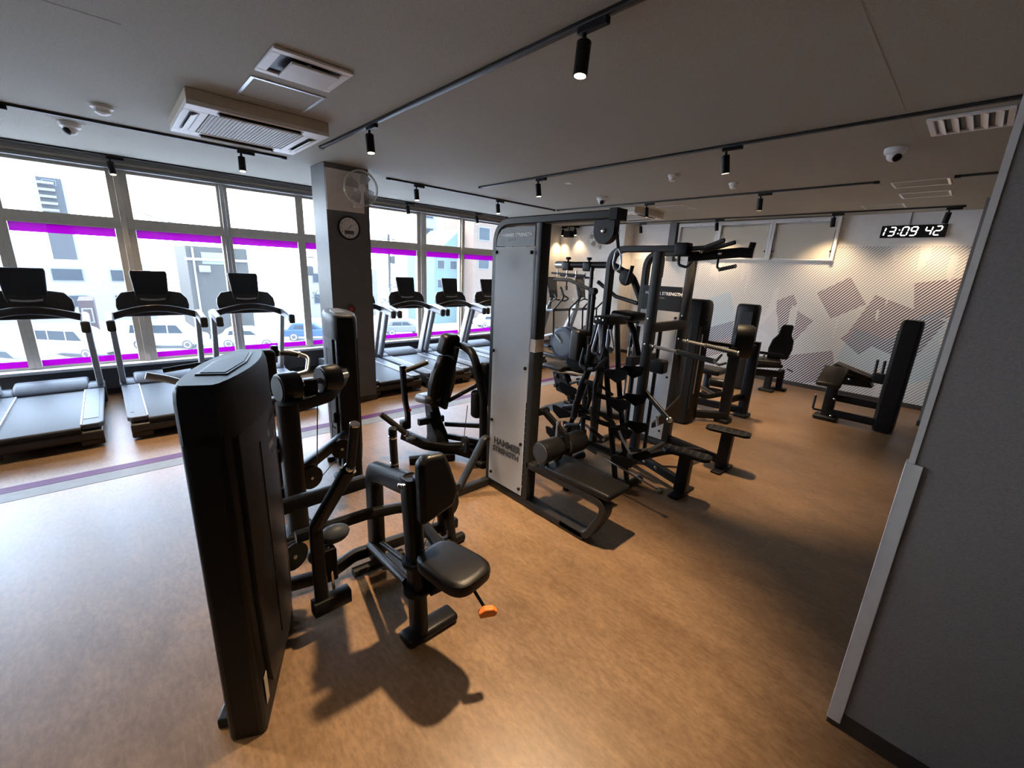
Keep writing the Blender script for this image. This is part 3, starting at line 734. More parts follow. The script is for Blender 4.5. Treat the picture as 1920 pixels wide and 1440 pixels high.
# ------------------------------------------------------------------ ellipticals
def make_elliptical():
    t = thing('elliptical_trainer', 'x', 'elliptical', (0, 0, 0), 'elliptical trainers in the far corner')
    MB().beam([(-.80, 0, .06), (.75, 0, .06)], .14, .07).mm((-.78, -.28, 0), (-.68, .28, .06)).mm((.60, -.28, 0), (.70, .28, .06)).build('base_frame', M_BODY, t, bevel=.008)
    for s in (-1, 1):
        h = MB().lathe((.42, .06*s, .42), (0, s, 0), [(.345, 0), (.36, .03), (.355, .10), (.32, .125), (.285, .125)], 32).build('flywheel_cover', M_HOOD, t)
        MB().lathe((.42, .06*s, .42), (0, s, 0), [(.285, .11), (.285, .122), (.25, .128), (0, .128)], 32).build('cover_disc', M_DECK, h)
    MB().rbox((.42, 0, .40), (.72, .15, .66), .12).build('drive_housing', M_BODY, t)
    mast = [(-.74, .08), (-.44, .08), (-.38, .45), (-.24, .90), (-.15, 1.20), (-.25, 1.23), (-.42, .86), (-.62, .45)]
    MB().prism(mast, (0, -.07, 0), (1, 0, 0), (0, 0, 1), (0, .14, 0)).build('mast_shroud', M_SILVER, t, bevel=.025, seg=3)
    MB().prism([(-.60, .12), (-.46, .12), (-.40, .48), (-.27, .90), (-.20, 1.10), (-.30, .95), (-.44, .6)], (0, -.075, 0), (1, 0, 0), (0, 0, 1), (0, .15, 0)).build('mast_inlay', M_BODY, t, bevel=.006)
    MB().beam([(-.20, 0, 1.15), (-.10, 0, 1.45)], .06, .06).build('mast_post', M_BODY, t)
    e2 = Vector((-.25, 0, .97)).normalized(); n_ = Vector((.97, 0, .25)).normalized()
    c_ = MB().prism([(-.13, 0), (.13, 0), (.17, .44), (.15, .47), (-.15, .47), (-.17, .44)], (-.05, 0, 1.38), (0, 1, 0), e2, -n_*.04).build('console', M_BODY, t, bevel=.012)
    MB().prism([(-.135, .17), (.135, .17), (.15, .43), (-.15, .43)], Vector((-.05, 0, 1.38))+n_*.001, (0, 1, 0), e2, n_*.002).build('screen_glass', M_SCREEN, c_, smooth=False)
    for s in (-1, 1):
        MB().tube([(-.10, .08*s, 1.34), (.08, .24*s, 1.31), (.22, .22*s, 1.38), (.06, .12*s, 1.46)], .016, 8, .06).build('fixed_handle', M_GRIP, t)
        a = MB().tube([(.24, .27*s, .60), (.20, .27*s, 1.14), (.50, .30*s, 1.44), (.38, .30*s, 1.64)], .019, 8, .10).build('swing_handle', M_BLACK, t)
        MB().tube([(.48, .30*s, 1.46), (.39, .30*s, 1.62)], .024, 8).build('grip', M_GRIP, a)
        MB().beam([(-.22, .12*s, 1.08), (.20, .27*s, 1.13)], .05, .06).build('arm_link', M_BODY, t)
        MB().beam([(-.32, .23*s, .44), (.26, .25*s, .62), (.42, .19*s, .44)], .04, .05).build('pedal_arm', M_SILVER, t)
        MB().rbox((-.08, .21*s, .30), (.40, .16, .06), .02).build('pedal', M_HOOD, t)
        MB().beam([(-.30, .23*s, .43), (-.16, .22*s, .30)], .04, .05).build('pedal_link', M_BODY, t)
    return t
el = make_elliptical(); el.location = (-6.50, 7.40, 0); el['label'] = 'elliptical trainer nearer the frosted tower, its lit screen facing the room'
e2_ = copy_tree(el); e2_.location = (-6.46, 8.38, 0); e2_['label'] = 'elliptical trainer beside the far white wall, showing only its flywheel cover'

# ------------------------------------------------------------------ the street outside
GZ = -4.5
M_ASPH = mat('pale sunlit asphalt', (.24, .24, .25), .9, 0, .1, 2)
M_CARW = mat('white car paint', (.19,.195,.205), .4, 0, .03, 4, spec=.2)
M_CARB = mat('blue car paint', (.006, .026, .13), .4, 0, .05, 4, spec=.15)
M_CARG = mat('silver car paint', (.05, .053, .058), .4, .1, .05, 4, spec=.2)
M_CARGL = mat('tinted car glass', (.008, .012, .016), .3, 0, .05, 4, spec=.08)
M_TYRE = mat('car tyre rubber', (.012,.012,.012), .7)
M_FACG = mat('grey clad house wall', (.024, .023, .020), .8, 0, .06, 3, spec=.1)
M_FACL = mat('cream tiled facade', (.12, .11, .095), .8, 0, .05, 3, spec=.1)
M_FACT = mat('pale turquoise wall', (.05, .075, .072), .8, 0, .05, 3, spec=.1)
M_FACP = mat('salmon facade', (.075, .052, .038), .8, 0, .06, 3, spec=.1)
M_FACD = mat('hazy grey apartment wall', (.024, .025, .027), .8, 0, .05, 3, spec=.1)
M_SLAB = mat('far balcony slab', (.09, .093, .098), .8, 0, .05, 3, spec=.1)
M_REDB = mat('dull red shutter wall', (.022, .011, .011), .8, 0, .1, 3, spec=.1)
M_POLE = mat('concrete pole grey', (.015, .0145, .014), .8, 0, .1, 3, spec=.1)
M_LEAF = mat('dark sparse foliage', (.02, .024, .014), .8, 0, .3, 5)
g = MB().mm((-140, -80, GZ-.2), (XW-.25, 140, GZ)).build('street_ground', M_ASPH, smooth=False)
struct(g, 'pale sunlit street and car park outside the windows', 'street')
def car(kind, loc, rz, paint, label):
    van = kind == 'van'
    L, W, H = (4.5, 1.75, 1.85) if van else ((4.1, 1.7, 1.45))
    t = thing('parked_van' if van else 'parked_car', label, 'car', (0, 0, 0), 'cars parked outside')
    if van: body = [(-L/2, .35), (-L/2, 1.0), (-L/2+.1, 1.10), (L/2-.85, 1.10), (L/2-.1, .92), (L/2, .75), (L/2, .35)]
    else: body = [(-L/2, .35), (-L/2, .85), (-L/2+.25, .95), (L/2-1.2, .95), (L/2-.2, .82), (L/2, .65), (L/2, .35)]
    if van: top = [(-L/2+.05, 1.05), (-L/2+.22, H-.08), (-L/2+.45, H), (L/2-1.75, H), (L/2-1.35, H-.12), (L/2-.55, 1.05)]
    else: top = [(-L/2+.35, .9), (-L/2+.75, H-.06), (-L/2+1.0, H), (L/2-1.95, H), (L/2-1.7, H-.06), (L/2-.95, .9)]
    MB().prism(body, (0, -W/2, 0), (1, 0, 0), (0, 0, 1), (0, W, 0)).build('body', paint, t, bevel=.10, seg=3)
    cb = MB().prism(top, (0, -W/2+.10, 0), (1, 0, 0), (0, 0, 1), (0, W-.20, 0)).build('cabin', paint, t, bevel=.08, seg=3)
    zc = 1.12 if van else .97
    xs = [(-L/2+.35, -L/2+1.5), (-L/2+1.58, L/2-1.95), (L/2-1.87, L/2-1.0)] if van else [(-L/2+.85, -L/2+1.75), (-L/2+1.83, L/2-1.45)]
    for s in (-1, 1):
        for k, (xa, xb) in enumerate(xs):
            o = [(xa, zc), (xb, zc), (xb-(.35 if k == len(xs)-1 else 0), H-.18), (xa+(.12 if k == 0 else 0), H-.18)]
            MB().prism(o, (0, s*(W/2-.10), 0), (1, 0, 0), (0, 0, 1), (0, s*.012, 0)).build('window_pane', M_CARGL, cb, smooth=False)
    for sx in (-L/2+.85, L/2-.80):
        for s in (-1, 1):
            w = MB().lathe((sx, s*(W/2-.2), .33), (0, s, 0), [(.33, 0), (.33, .2), (.24, .21)], 20).build('wheel', M_TYRE, t)
            MB().lathe((sx, s*(W/2-.2), .33), (0, s, 0), [(.23, .2), (.22, .215), (.05, .20), (0, .205)], 12).build('hub', M_SILVER, w)
    t.location = (loc[0], loc[1], GZ); t.rotation_euler = (0, 0, rz)
    return t
car('van', (-37.6, -2.1, 0), math.radians(48), M_CARW, 'white van with tinted windows seen left of the second treadmill')
car('van', (-38.5, 2.6, 0), math.radians(62), M_CARW, 'white van parked behind the second treadmill handrail')
car('car', (-36.4, 7.2, 0), math.radians(66), M_CARW, 'white car behind the third treadmill')
car('car', (-37.6, 11.9, 0), math.radians(70), M_CARB, 'bright blue car at the column edge')
car('car', (-33.5, -3.9, 0), math.radians(40), M_CARG, 'silver car at the far left edge behind the window post')
car('car', (-36.6, 20.0, 0), math.radians(75), M_CARG, 'grey car seen right of the column below a console')
car('car', (-37.2, 31.6, 0), math.radians(75), M_CARW, 'white car far away near the frosted tower')
def building(name, label, x0, x1, y0, y1, z1, wallm, rows, cols, zb, fac='x', winm=None, roof=None):
    t = thing(name, label, 'building', ((x0+x1)/2, (y0+y1)/2, GZ))
    MB().mm((x0, y0, GZ), (x1, y1, z1)).build('wall', wallm, t, smooth=False)
    if roof: MB().mm((x0-.3, y0-.3, z1), (x1+.3, y1+.3, z1+.35)).build('roof', roof, t, smooth=False)
    for r in range(rows):
        for c_ in range(cols):
            z = zb+(z1-zb)*(r+.5)/rows; y = y0+(y1-y0)*(c_+.5)/cols
            h, w = (z1-zb)/rows*.42, (y1-y0)/cols*.5
            f = MB().mm((x1-.02, y-w/2-.08, z-h/2-.08), (x1+.06, y+w/2+.08, z+h/2+.08)).build('window', M_SLAB, t, smooth=False)
            MB().mm((x1+.05, y-w/2, z-h/2), (x1+.08, y+w/2, z+h/2)).build('pane', winm or M_CARGL, f, smooth=False)
    return t
hs = building('grey_house', 'grey clad house with an outdoor unit behind the second window', -48, -41, 4.6, 8.6, 2.6, M_FACG, 1, 1, .9, winm=M_SLAB)
MB().mm((-41, 4.5, 1.55), (-40.85, 8.7, 1.75)).build('pipe_band', M_FACL, hs, smooth=False)
MB().tube([(-40.9, 5.0, 2.5), (-40.9, 5.0, -3.5)], .07, 8).build('down_pipe', M_FACL, hs)
MB().rbox((-40.7, 5.6, .95), (.4, .7, .5), .05).build('outdoor_unit', M_SLAB, hs)
ap = building('far_apartment_block', 'hazy grey apartment tower far off in the upper left window', -130, -118, -6.8, -3.6, 14.2, M_FACD, 1, 1, 12.5)
for k in range(5):
    MB().mm((-118, -7.4, 8.4+k*1.15), (-117, -4.6, 8.8+k*1.15)).build('balcony', M_SLAB, ap, smooth=False)
building('red_shuttered_shed', 'low dull red shed behind the white van', -46, -42, -1.75, -.95, -1.45, M_REDB, 1, 1, -3.5, winm=M_REDB)
building('turquoise_house', 'pale turquoise gabled house right of the column', -48, -42, 27.0, 30.4, 3.2, M_FACT, 2, 2, -1.0)
tq = bpy.data.objects['turquoise_house']
MB().prism([(26.9, 3.2), (30.5, 3.2), (30.5, 6.2)], (-48.2, 0, 0), (0, 1, 0), (0, 0, 1), (6.4, 0, 0)).build('gable', M_FACT, tq, smooth=False)
cr = building('cream_tower_block', 'cream tiled tower block with stacked windows right of the column', -62, -54, 32.4, 35.2, 12.5, M_FACL, 6, 1, -2)
building('salmon_apartment_house', 'salmon apartment house at the right end of the windows', -46, -40, 30.9, 40.0, 10.5, M_FACP, 3, 3, 1.0, roof=M_SLAB)
building('white_office_block', 'white office block glimpsed between the treadmills right of the column', -60, -52, 16.5, 25.0, 1.2, M_FACL, 2, 3, -3.5)
building('long_white_store', 'long white store building across the street on the left', -64, -56, -16.0, 3.2, .9, M_FACL, 2, 5, -3.8)
def pole(x, y, h, label, arms=2):
    t = thing('utility_pole', label, 'utility pole', (x, y, GZ), 'utility poles')
    MB().cyl((x, y, GZ), (x, y, GZ+h), .14, 10).build('post', M_POLE, t)
    for k in range(arms):
        MB().box((x, y, GZ+h-.5-k*1.0), (.10, 1.7, .10), .3).build('crossarm', M_POLE, t, smooth=False)
    MB().rbox((x+.2, y+.3, GZ+h-2.6), (.4, .4, .8), .1).build('transformer', M_POLE, t)
pole(-39, 12.4, 8.2, 'grey utility pole with crossarms left of the column', 2)
pole(-44, 22.6, 9.5, 'grey utility pole with crossarms right of the column', 2)
def wire(pts, label, r=.035):
    tag(MB().tube(pts, r, 5).build('overhead_wire', M_POLE), label, 'wire', 'overhead wires')
def cat(a, b, sag, n=8): return [Vector(a).lerp(Vector(b), k/n)-Vector((0, 0, sag*4*(k/n)*(1-k/n))) for k in range(n+1)]
wire(cat((-39.3, 12.3, 3.2), (-39.3, 2.0, 4.6), .5), 'overhead wire in the third window left of the column')
wire(cat((-43.2, 22.2, 4.3), (-38.4, 12.9, 3.0), .4), 'overhead wire running to the column')
wire(cat((-43.8, 22.7, 3.2), (-39.6, 30.0, 3.4), .3), 'overhead wire running to the salmon house')
def bare_tree(x, y, h, label):
    t = thing('bare_tree', label, 'tree', (x, y, GZ), 'sparse trees')
    MB().tube([(x, y, GZ), (x+.1, y, GZ+h*.5), (x, y+.15, GZ+h)], .13, 7, scales=[1, .7, .25]).build('trunk', M_LEAF, t)
    for k in range(9):
        a = random.uniform(0, 2*PI); z = GZ+h*random.uniform(.35, .95); r_ = random.uniform(.5, 1.3)
        p = Vector((x, y, z)); q = p+Vector((math.cos(a)*r_, math.sin(a)*r_, random.uniform(.3, .9)))
        b_ = MB().tube([p, p.lerp(q, .5)+Vector((0, 0, .12)), q], .04, 5, scales=[1, .7, .3]).build('branch', M_LEAF, t)
        lf = MB()
        for j in range(7):
            c_ = q+Vector((random.uniform(-.35, .35), random.uniform(-.35, .35), random.uniform(-.3, .3)))
            lf.ball(c_, .10, (1, 1, .5), 6, 4)
        lf.build('leaf_tuft', M_LEAF, b_)['kind'] = 'stuff'
bare_tree(-40.5, 14.2, 6.0, 'sparse tree at the left edge of the column')
bare_tree(-41, 21.0, 5.0, 'sparse tree right of the column')
# ------------------------------------------------------------------ shared pieces of the strength machines
def lens(L, wn, wm, wf, n=10, r=.03):
    """closed plan outline (u, v): narrow ends, bulging flanks"""
    def hw(s): return wn+(wf-wn)*s+(wm-(wn+wf)/2)*math.sin(PI*s)**.8
    right = [(L*(.03+.94*k/n), hw(k/n)) for k in range(n+1)]
    left = [(u, -v) for u, v in reversed(right)]
    return [(0, wn*.75)]+right+[(L, wf*.75), (L, -wf*.75)]+left+[(0, -wn*.75)]
M_ORDIM = mat('dull orange print', (.20, .075, .02), .5)
def tower(t, o, ang, L=.72, wn=.065, wm=.125, wf=.06, H=1.53, label_u=None, foot=True, tray=True, hull=True):
    u = Vector((math.cos(ang), math.sin(ang), 0)); v = Vector((-u.y, u.x, 0)); o = Vector(o); z = Vector((0, 0, 1))
    at = lambda a, b, h: o+u*a+v*b+z*h
    ol = lens(L, wn, wm, wf)
    col = [(0, -wn*.8), (.02, -wn), (L-.02, -wf), (L, -wf*.8), (L, wf*.8), (L-.02, wf), (.02, wn), (0, wn*.8)]
    MB().prism(col, o, u, v, z*(H-.16)).build('tower_column', M_BLACK, t, bevel=.012)
    for s in (-1, 1):
        rings = []
        for h, k, du in ((.10, .55, .10), (.16, .85, .05), (.30, .97, .02), (.6, 1, 0), (H-.20, 1, 0)):
            ring = []
            for q in range(11):
                f = q/10; uu = .07+du+(L-.12-du)*f
                sfr = uu/L
                hw = (wn+(wf-wn)*sfr+(wm-(wn+wf)/2)*max(0, math.sin(PI*sfr))**.8)*1.0
                ring.append(at(uu, s*(wn*.6+(hw-wn*.6)*k), h))
            ring += [at(L-.05, s*wf*.5, h), at(.07+du, s*wn*.5, h)]
            rings.append(ring)
        p = MB().loft(rings).build('side_panel', M_SHROUD, t, bevel=.004)
        for fu in (.36, .78):
            hw = (wn+(wf-wn)*fu+(wm-(wn+wf)/2)*math.sin(PI*fu)**.8)
            MB().prism([(-.008, 0), (.008, 0), (.008, 1), (-.008, 1)], at(fu*L, s*(hw-.004), .30), u, z*(H-.60), v*s*.006).build('panel_seam', M_BLACK, p, smooth=False)
    rings = []
    for h, k in ((H-.205, 1.0), (H-.06, 1.0), (H-.025, .96), (H-.008, .88), (H, .78)):
        rings.append([at(L/2+(a-L/2)*(.75+.25*k) if k < 1 else a, b*(.25+.75*k)*1.02, h) for a, b in ol])
    cap = MB().loft(rings).build('top_cap', M_DARK, t)
    if tray:
        tr = [(.16, -.052), (.16, .052), (L*.55, .062), (L-.10, .030), (L-.10, -.030), (L*.55, -.062)]
        MB().prism(tr, at(0, 0, H-.002), u, v, z*.006).build('tray_rim', M_BLACK, cap, bevel=.003)
        tr2 = [(.18, -.040), (.18, .040), (L*.55, .050), (L-.12, .022), (L-.12, -.022), (L*.55, -.050)]
        MB().prism(tr2, at(0, 0, H+.002), u, v, z*.004).build('tray_mat', M_HOOD, cap, smooth=False)
    if foot:
        for a in (.12, L-.10):
            MB().prism([(a-.05, -wn*.5), (a+.05, -wn*.5), (a+.05, wm+.02), (a-.05, wm+.02)], o, u, v, z*.05).build('tower_foot', M_BLACK, t, bevel=.01)
    if label_u is not None:
        s = label_u
        fu = .60; hw = (wn+(wf-wn)*fu+(wm-(wn+wf)/2)*math.sin(PI*fu)**.8)
        pl_ = MB().prism([(-.075, 0), (.085, 0), (.085, .17), (-.075, .13)], at(fu*L, s*(hw-.001), H-.42), u, z, v*s*.003).build('info_placard', M_BLACK, t, smooth=False)
        for a_, b_, c_, m_ in ((-.060, .015, .035, M_STICK), (-.060, -.035, .095, M_GREYP), (.0, .02, .05, M_ORDIM), (.035, .055, .06, M_GREYP)):
            a0, a1 = sorted((a_, b_))
            MB().prism([(a0, c_), (a1, c_), (a1, c_+.03), (a0, c_+.03)], at(fu*L, s*(hw+.002), H-.42), u, z, v*s*.0008).build('placard_print', m_, pl_, smooth=False)
        MB().rbox(at(.19, s*(wn+.016), H-.40), (.03, .03, .07), .006).build('pin_recess', M_BLACK, t)
        MB().prism([(-.018, 0), (.020, 0), (.020, .14), (-.018, .14)], at(.055, s*(wn+.004), .12), u, z, v*s*.002).build('label_sticker', M_STICK, t, smooth=False)
    return at
def pulley(t, c, axis, r=.055, w=.028, m=None):
    d = Vector(axis).normalized(); c = Vector(c)-d*w/2
    p = MB().lathe(c, d, [(r*.25, -.002), (r, 0), (r, w*.2), (r*.88, w*.35), (r*.88, w*.65), (r, w*.8), (r, w), (r*.25, w+.002)], 22).build('pulley', M_DARK, t)
    MB().lathe(c-d*.008, d, [(.012, 0), (.012, w+.016)], 8).build('axle', M_STEEL, p)
    return p
def cable(t, pts, r=.004): return MB().tube(pts, r, 6).build('cable', M_GRIP, t)
def grip(t, a, b, r=.018, caps=True, nm='handle_grip'):
    a, b = Vector(a), Vector(b); d = (b-a).normalized()
    g_ = MB().cyl(a, b, r, 12, .004).build(nm, M_GRIP, t)
    if caps:
        for p, s in ((a, -1), (b, 1)):
            MB().cyl(p, p+d*s*.014, r*1.08, 12, .003).build('end_ring', M_CHROME, g_)
    return g_
def pad(t, c, size, r=.03, R=None, rz=0, nm='pad', m=None):
    return MB().rbox(c, size, r, R=R, rz=rz, seg=4).build(nm, m or M_PAD, t)
def bolt(t, c, axis, r=.012): return MB().lathe(c, axis, [(r, -.004), (r, .006), (r*.6, .010), (0, .011)], 10).build('bolt', M_CHROME, t)
M_CAPG = mat('grey pad end disc', (.022, .0225, .024), .55)
def roller(t, a, b, r, nm='roller_pad'):
    a, b = Vector(a), Vector(b); L = (b-a).length
    p = MB().lathe(a, b-a, [(r*.80, 0), (r*.95, .006), (r, .022), (r, L-.022), (r*.95, L-.006), (r*.80, L)], 26).build(nm, M_PAD, t)
    MB().lathe(a, a-b, [(r*.86, -.002), (r*.84, .004), (0, .006)], 24).build('end_cap', M_CAPG, p)
    return p

# ------------------------------------------------------------------ A: seated row, nearest the camera
t = thing('seated_row_machine', 'nearest black weight machine with tall rounded tower, chest pad and small seat', 'gym machine', (-1.9, .8, 0))
angA = math.radians(180-26)
uA = Vector((math.cos(angA), math.sin(angA), 0)); vA = Vector((-uA.y, uA.x, 0))      # vA points to -v of my sketch
nA = Vector((-1.70, .093, 0))+uA*0.0-vA*.068
tower(t, nA, angA, L=.68, wn=.070, wm=.112, wf=.060, H=1.535, label_u=-1)
# floor frame
MB().beam([(-2.43, .47, .075), (-2.36, .74, .075), (-2.40, .92, .10), (-2.36, 1.25, .10), (-2.32, 1.68, .08)], .055, .075, fr=.12).build('floor_beam', M_BLACK, t)
MB().beam([(-2.32, .88, .035), (-2.30, 1.22, .035)], .06, .05).build('floor_foot', M_BLACK, t)
MB().beam([(-2.47, .40, .56), (-2.48, 1.05, .56)], .06, .085).build('cross_beam', M_BLACK, t)
MB().beam([(-2.28, .56, .46), (-2.26, .95, .46), (-2.20, 1.22, .45), (-1.74, 1.16, .42)], .05, .062, fr=.10).build('middle_beam', M_BLACK, t)
# post with bent arm to the chest post
MB().sweep(fillet([(-2.33, 1.05, .06), (-2.33, 1.05, .70), (-1.70, .955, .90)], .12, 7), rrect(.085, .125, .035, 4), up=(1, 0, 0)).build('bent_post', M_BLACK, t)
MB().prism([(-2.26, 1.03), (-2.22, 1.14), (-1.78, 1.06), (-1.76, .97)], (0, 0, .80), (1, 0, .30), (0, 1, 0), (0, 0, .012)).build('handle_plate', M_DARK, t, bevel=.004)
# seat post, seat, chest pad
MB().sweep([(-1.66, .965, .03), (-1.67, .955, .50), (-1.695, .945, .95)], rrect(.075, .105, .025, 3), up=(1, 0, 0)).build('seat_post', M_BLACK, t)
MB().rbox((-1.66, 1.03, .030), (.12, .32, .055), .025).build('rear_foot', M_BLACK, t)
for zc in (.30, .47):
    MB().lathe((-1.665, .96, zc), (0, 0, 1), [(.072, 0), (.075, .004), (.075, .022), (.072, .026)], 20).build('post_collar', M_DARK, t)
MB().prism([(-.08, .06), (.02, .0), (.12, .10), (.16, .20), (-.02, .20)], (-1.60, .985, .30), (1, 0, 0), (0, 0, 1), (0, .05, 0)).build('seat_bracket', M_BLACK, t, bevel=.008)
def seat_shape(c, L, wb, wf, th, ang):
    c = Vector(c); e1 = Vector((math.cos(ang), math.sin(ang), 0)); e2 = Vector((-e1.y, e1.x, 0)); rings = []
    ol = []
    for k in range(28):
        a = 2*PI*k/28; ca, sa = math.cos(a), math.sin(a)
        x = math.copysign(abs(ca)**.55, ca); y = math.copysign(abs(sa)**.55, sa)
        w = wb+(wf-wb)*(x+1)/2
        ol.append((x*L/2, y*w/2))
    for h, k in ((0, .90), (.012, .985), (th*.55, 1.0), (th*.82, .975), (th*.95, .90), (th, .78)):
        rings.append([c+e1*(x*k)+e2*(y*k)+Vector((0, 0, h-.35*th*((y/(wb/2))**2)*0)) for x, y in ol])
    return MB().loft(rings)
s_ = seat_shape((-1.455, 1.035, .50), .36, .24, .27, .075, math.radians(9)).build('seat', M_PAD, t)
MB().rbox((-1.46, 1.035, .488), (.24, .18, .025), .01, rz=math.radians(9)).build('seat_pan', M_DARK, s_)
h_ = MB().tube([(-1.36, 1.08, .46), (-1.25, 1.09, .385)], .008, 8).build('adjuster_stem', M_BLACK, t)
MB().prism([(-.040, 0), (.035, 0), (.045, .022), (.025, .042), (-.02, .045), (-.048, .025)], (-1.26, 1.10, .365), (.45, .89, 0), (0, 0, 1), (.03, -.015, 0)).build('adjuster_knob', M_ORANGE, h_, bevel=.005)
cp = [(-.085, .0), (.10, .05), (.125, .13), (.085, .26), (.055, .335), (-.045, .345), (-.085, .31)]
e2c = Vector((-.06, 0, 1)).normalized()
MB().prism(cp, (-1.60, 1.005, .755), (0, 1, 0), e2c, (.07, 0, .004)).build('chest_pad', M_PAD, t, bevel=.022, seg=4)
MB().rbox((-1.635, .99, .90), (.08, .10, .16), .02).build('pad_bracket', M_BLACK, t)
for c_ in ((-1.70, .895, .915), (-1.66, .893, .93)): bolt(t, c_, (0, -1, 0), .014)
# lever with hand grip on the left, static grip on the plate
MB().beam([(-2.0, .585, .17), (-2.0, .585, .66), (-1.73, .665, 1.06)], .045, .062, up=(0, 1, 0), fr=.10).build('lever_arm', M_BLACK, t)
MB().beam([(-2.0, .54, .19), (-2.0, .73, .19)], .07, .085).build('lever_weight', M_BLACK, t)
grip(t, (-1.725, .672, 1.075), (-1.665, .675, 1.285), .020)
MB().ball((-1.735, .668, 1.065), .026).build('grip_joint', M_CHROME, t)
grip(t, (-1.955, 1.0, .915), (-1.915, .975, 1.075), .021)
MB().cyl((-1.96, 1.005, .86), (-1.955, 1.0, .90), .022, 12).build('grip_base', M_BLACK, t)
MB().cyl((-1.91, .972, 1.09), (-1.905, .970, 1.135), .022, 12, .005).build('grip_cap', M_ORANGE if False else M_DARK, t)
MB().ball((-2.11, .71, .51), .085, (.62, 1.0, .62)).build('pivot_dome', M_HOOD, t)
MB().ball((-2.14, .63, .40), .065, (.8, .9, .9)).build('pivot_hub', M_HOOD, t)
MB().mm((-2.12, .60, .26), (-2.05, .70, .46)).build('linkage_block', M_DARK, t, bevel=.012)
for dy in (.63, .665): MB().tube([(-2.08, dy, .47), (-2.04, dy, .22)], .008, 8).build('linkage_rod', M_CHROME, t)
MB().tube([(-2.30, .99, .20), (-1.72, .93, .33)], .024, 10).build('brace_tube', M_BLACK, t)
MB().tube([(-2.28, 1.05, .21), (-1.72, .99, .38)], .016, 10).build('brace_tube', M_BLACK, t)
pulley(t, (-2.40, .565, .27), (1, .3, 0), .085, .04)
cable(t, [(-2.36, .64, .27), (-2.15, .66, .32)])
# rear pulley stand
for xx in (-2.32, -2.20):
    MB().beam([(xx, 1.56, .03), (xx-.01, 1.52, .46)], .045, .06).build('pulley_stand', M_BLACK, t)
MB().beam([(-2.34, 1.52, .47), (-2.12, 1.54, .50)], .06, .045).build('stand_top', M_BLACK, t)
MB().cyl((-2.20, 1.50, .035), (-2.20, 1.66, .035), .035, 14, .008).build('stand_foot', M_BLACK, t)
pulley(t, (-2.25, 1.55, .30), (1, .15, 0), .10, .03)
cable(t, [(-2.25, 1.46, .28), (-1.74, .99, .36)])

# ------------------------------------------------------------------ B: machine with twin round pads behind the row
t = thing('abdominal_machine', 'black weight machine with two round roller pads behind the nearest tower', 'gym machine', (-3.3, 1.1, 0))
angB = math.radians(180-12)
uB = Vector((math.cos(angB), math.sin(angB), 0))
tower(t, (-3.53, 1.40, 0), angB, L=.66, wn=.085, wm=.13, wf=.07, H=1.52)
MB().sweep([(-3.0, .765, .04), (-3.0, .765, 1.02)], rrect(.13, .15, .05, 4), up=(1, 0, 0)).build('main_post', M_BLACK, t)
MB().rbox((-3.0, .765, .035), (.20, .22, .07), .03).build('post_foot', M_DARK, t)
MB().beam([(-3.02, .76, .97), (-3.12, 1.08, .985), (-3.28, 1.24, 1.05), (-3.5, 1.36, 1.06)], .07, .09, fr=.15).build('pad_beam', M_BLACK, t)
roller(t, (-3.08, .735, 1.10), (-3.10, .875, 1.10), .105)
roller(t, (-3.17, 1.045, 1.10), (-3.19, 1.185, 1.10), .105)
MB().cyl((-3.09, .80, 1.10), (-3.215, 1.27, 1.10), .022, 12).build('pad_axle', M_STEEL, t)
MB().rbox((-3.14, .96, 1.06), (.09, .10, .14), .02).build('axle_block', M_BLACK, t)
R_ = Matrix.Rotation(math.radians(-12), 3, 'Z')@Matrix.Rotation(math.radians(8), 3, 'Y')
pad(t, (-3.78, .78, 1.05), (.075, .26, .40), .035, R=R_, nm='back_pad')
pad(t, (-3.62, .80, .52), (.34, .30, .075), .03, nm='seat')
MB().beam([(-3.62, .80, .48), (-3.62, .80, .04)], .08, .08).build('seat_post', M_BLACK, t)
MB().beam([(-3.84, .80, .40), (-3.84, .79, .95)], .05, .07).build('back_post', M_BLACK, t)
MB().beam([(-4.0, .80, .05), (-2.95, .77, .05)], .07, .07).build('floor_beam', M_BLACK, t)
MB().beam([(-3.0, .80, .50), (-3.46, 1.32, .50)], .06, .085).build('cross_beam', M_BLACK, t)
MB().tube([(-3.90, .10, 1.105), (-3.90, .20, 1.07), (-3.86, .36, 1.0), (-3.80, .66, .96)], .026, 10, .08).build('side_handle', M_SILVER, t)
MB().tube([(-3.92, .20, 1.125), (-3.92, .42, 1.145), (-3.84, .68, 1.08)], .018, 10, .08).build('side_grip', M_GRIP, t)
MB().tube([(-3.84, .88, 1.04), (-3.90, .94, 1.17), (-3.90, 1.05, 1.19), (-3.88, 1.20, 1.13), (-3.76, 1.14, 1.03), (-3.70, .98, 1.02)], .018, 10, .05).build('side_handle', M_STEEL, t)
MB().cyl((-3.90, .94, 1.16), (-3.90, .94, 1.25), .03, 12, .006).build('handle_knob', M_DARK, t)
grip(t, (-3.90, .98, 1.185), (-3.895, 1.12, 1.16), .023)
pulley(t, (-3.09, .70, .66), (1, .3, 0), .095, .035)
pulley(t, (-3.02, .88, .42), (1, .2, 0), .085, .035)
pulley(t, (-3.10, .72, .30), (1, .3, 0), .07, .03)
pulley(t, (-3.30, 1.22, .46), (1, -.2, 0), .085, .035)
cable(t, [(-3.09, .74, .60), (-3.10, .76, .34)])
cable(t, [(-3.12, 1.0, .95), (-3.02, .93, .48)])
cable(t, [(-3.02, .90, .35), (-3.30, 1.20, .40)])
MB().rbox((-3.62, 1.30, .62), (.03, .03, .10), .008).build('weight_pin', M_DARK, t)
MB().tube([(-3.60, 1.27, .60), (-3.56, 1.25, .57), (-3.56, 1.28, .54)], .006, 6).build('pin_cord', M_GRIP, t)

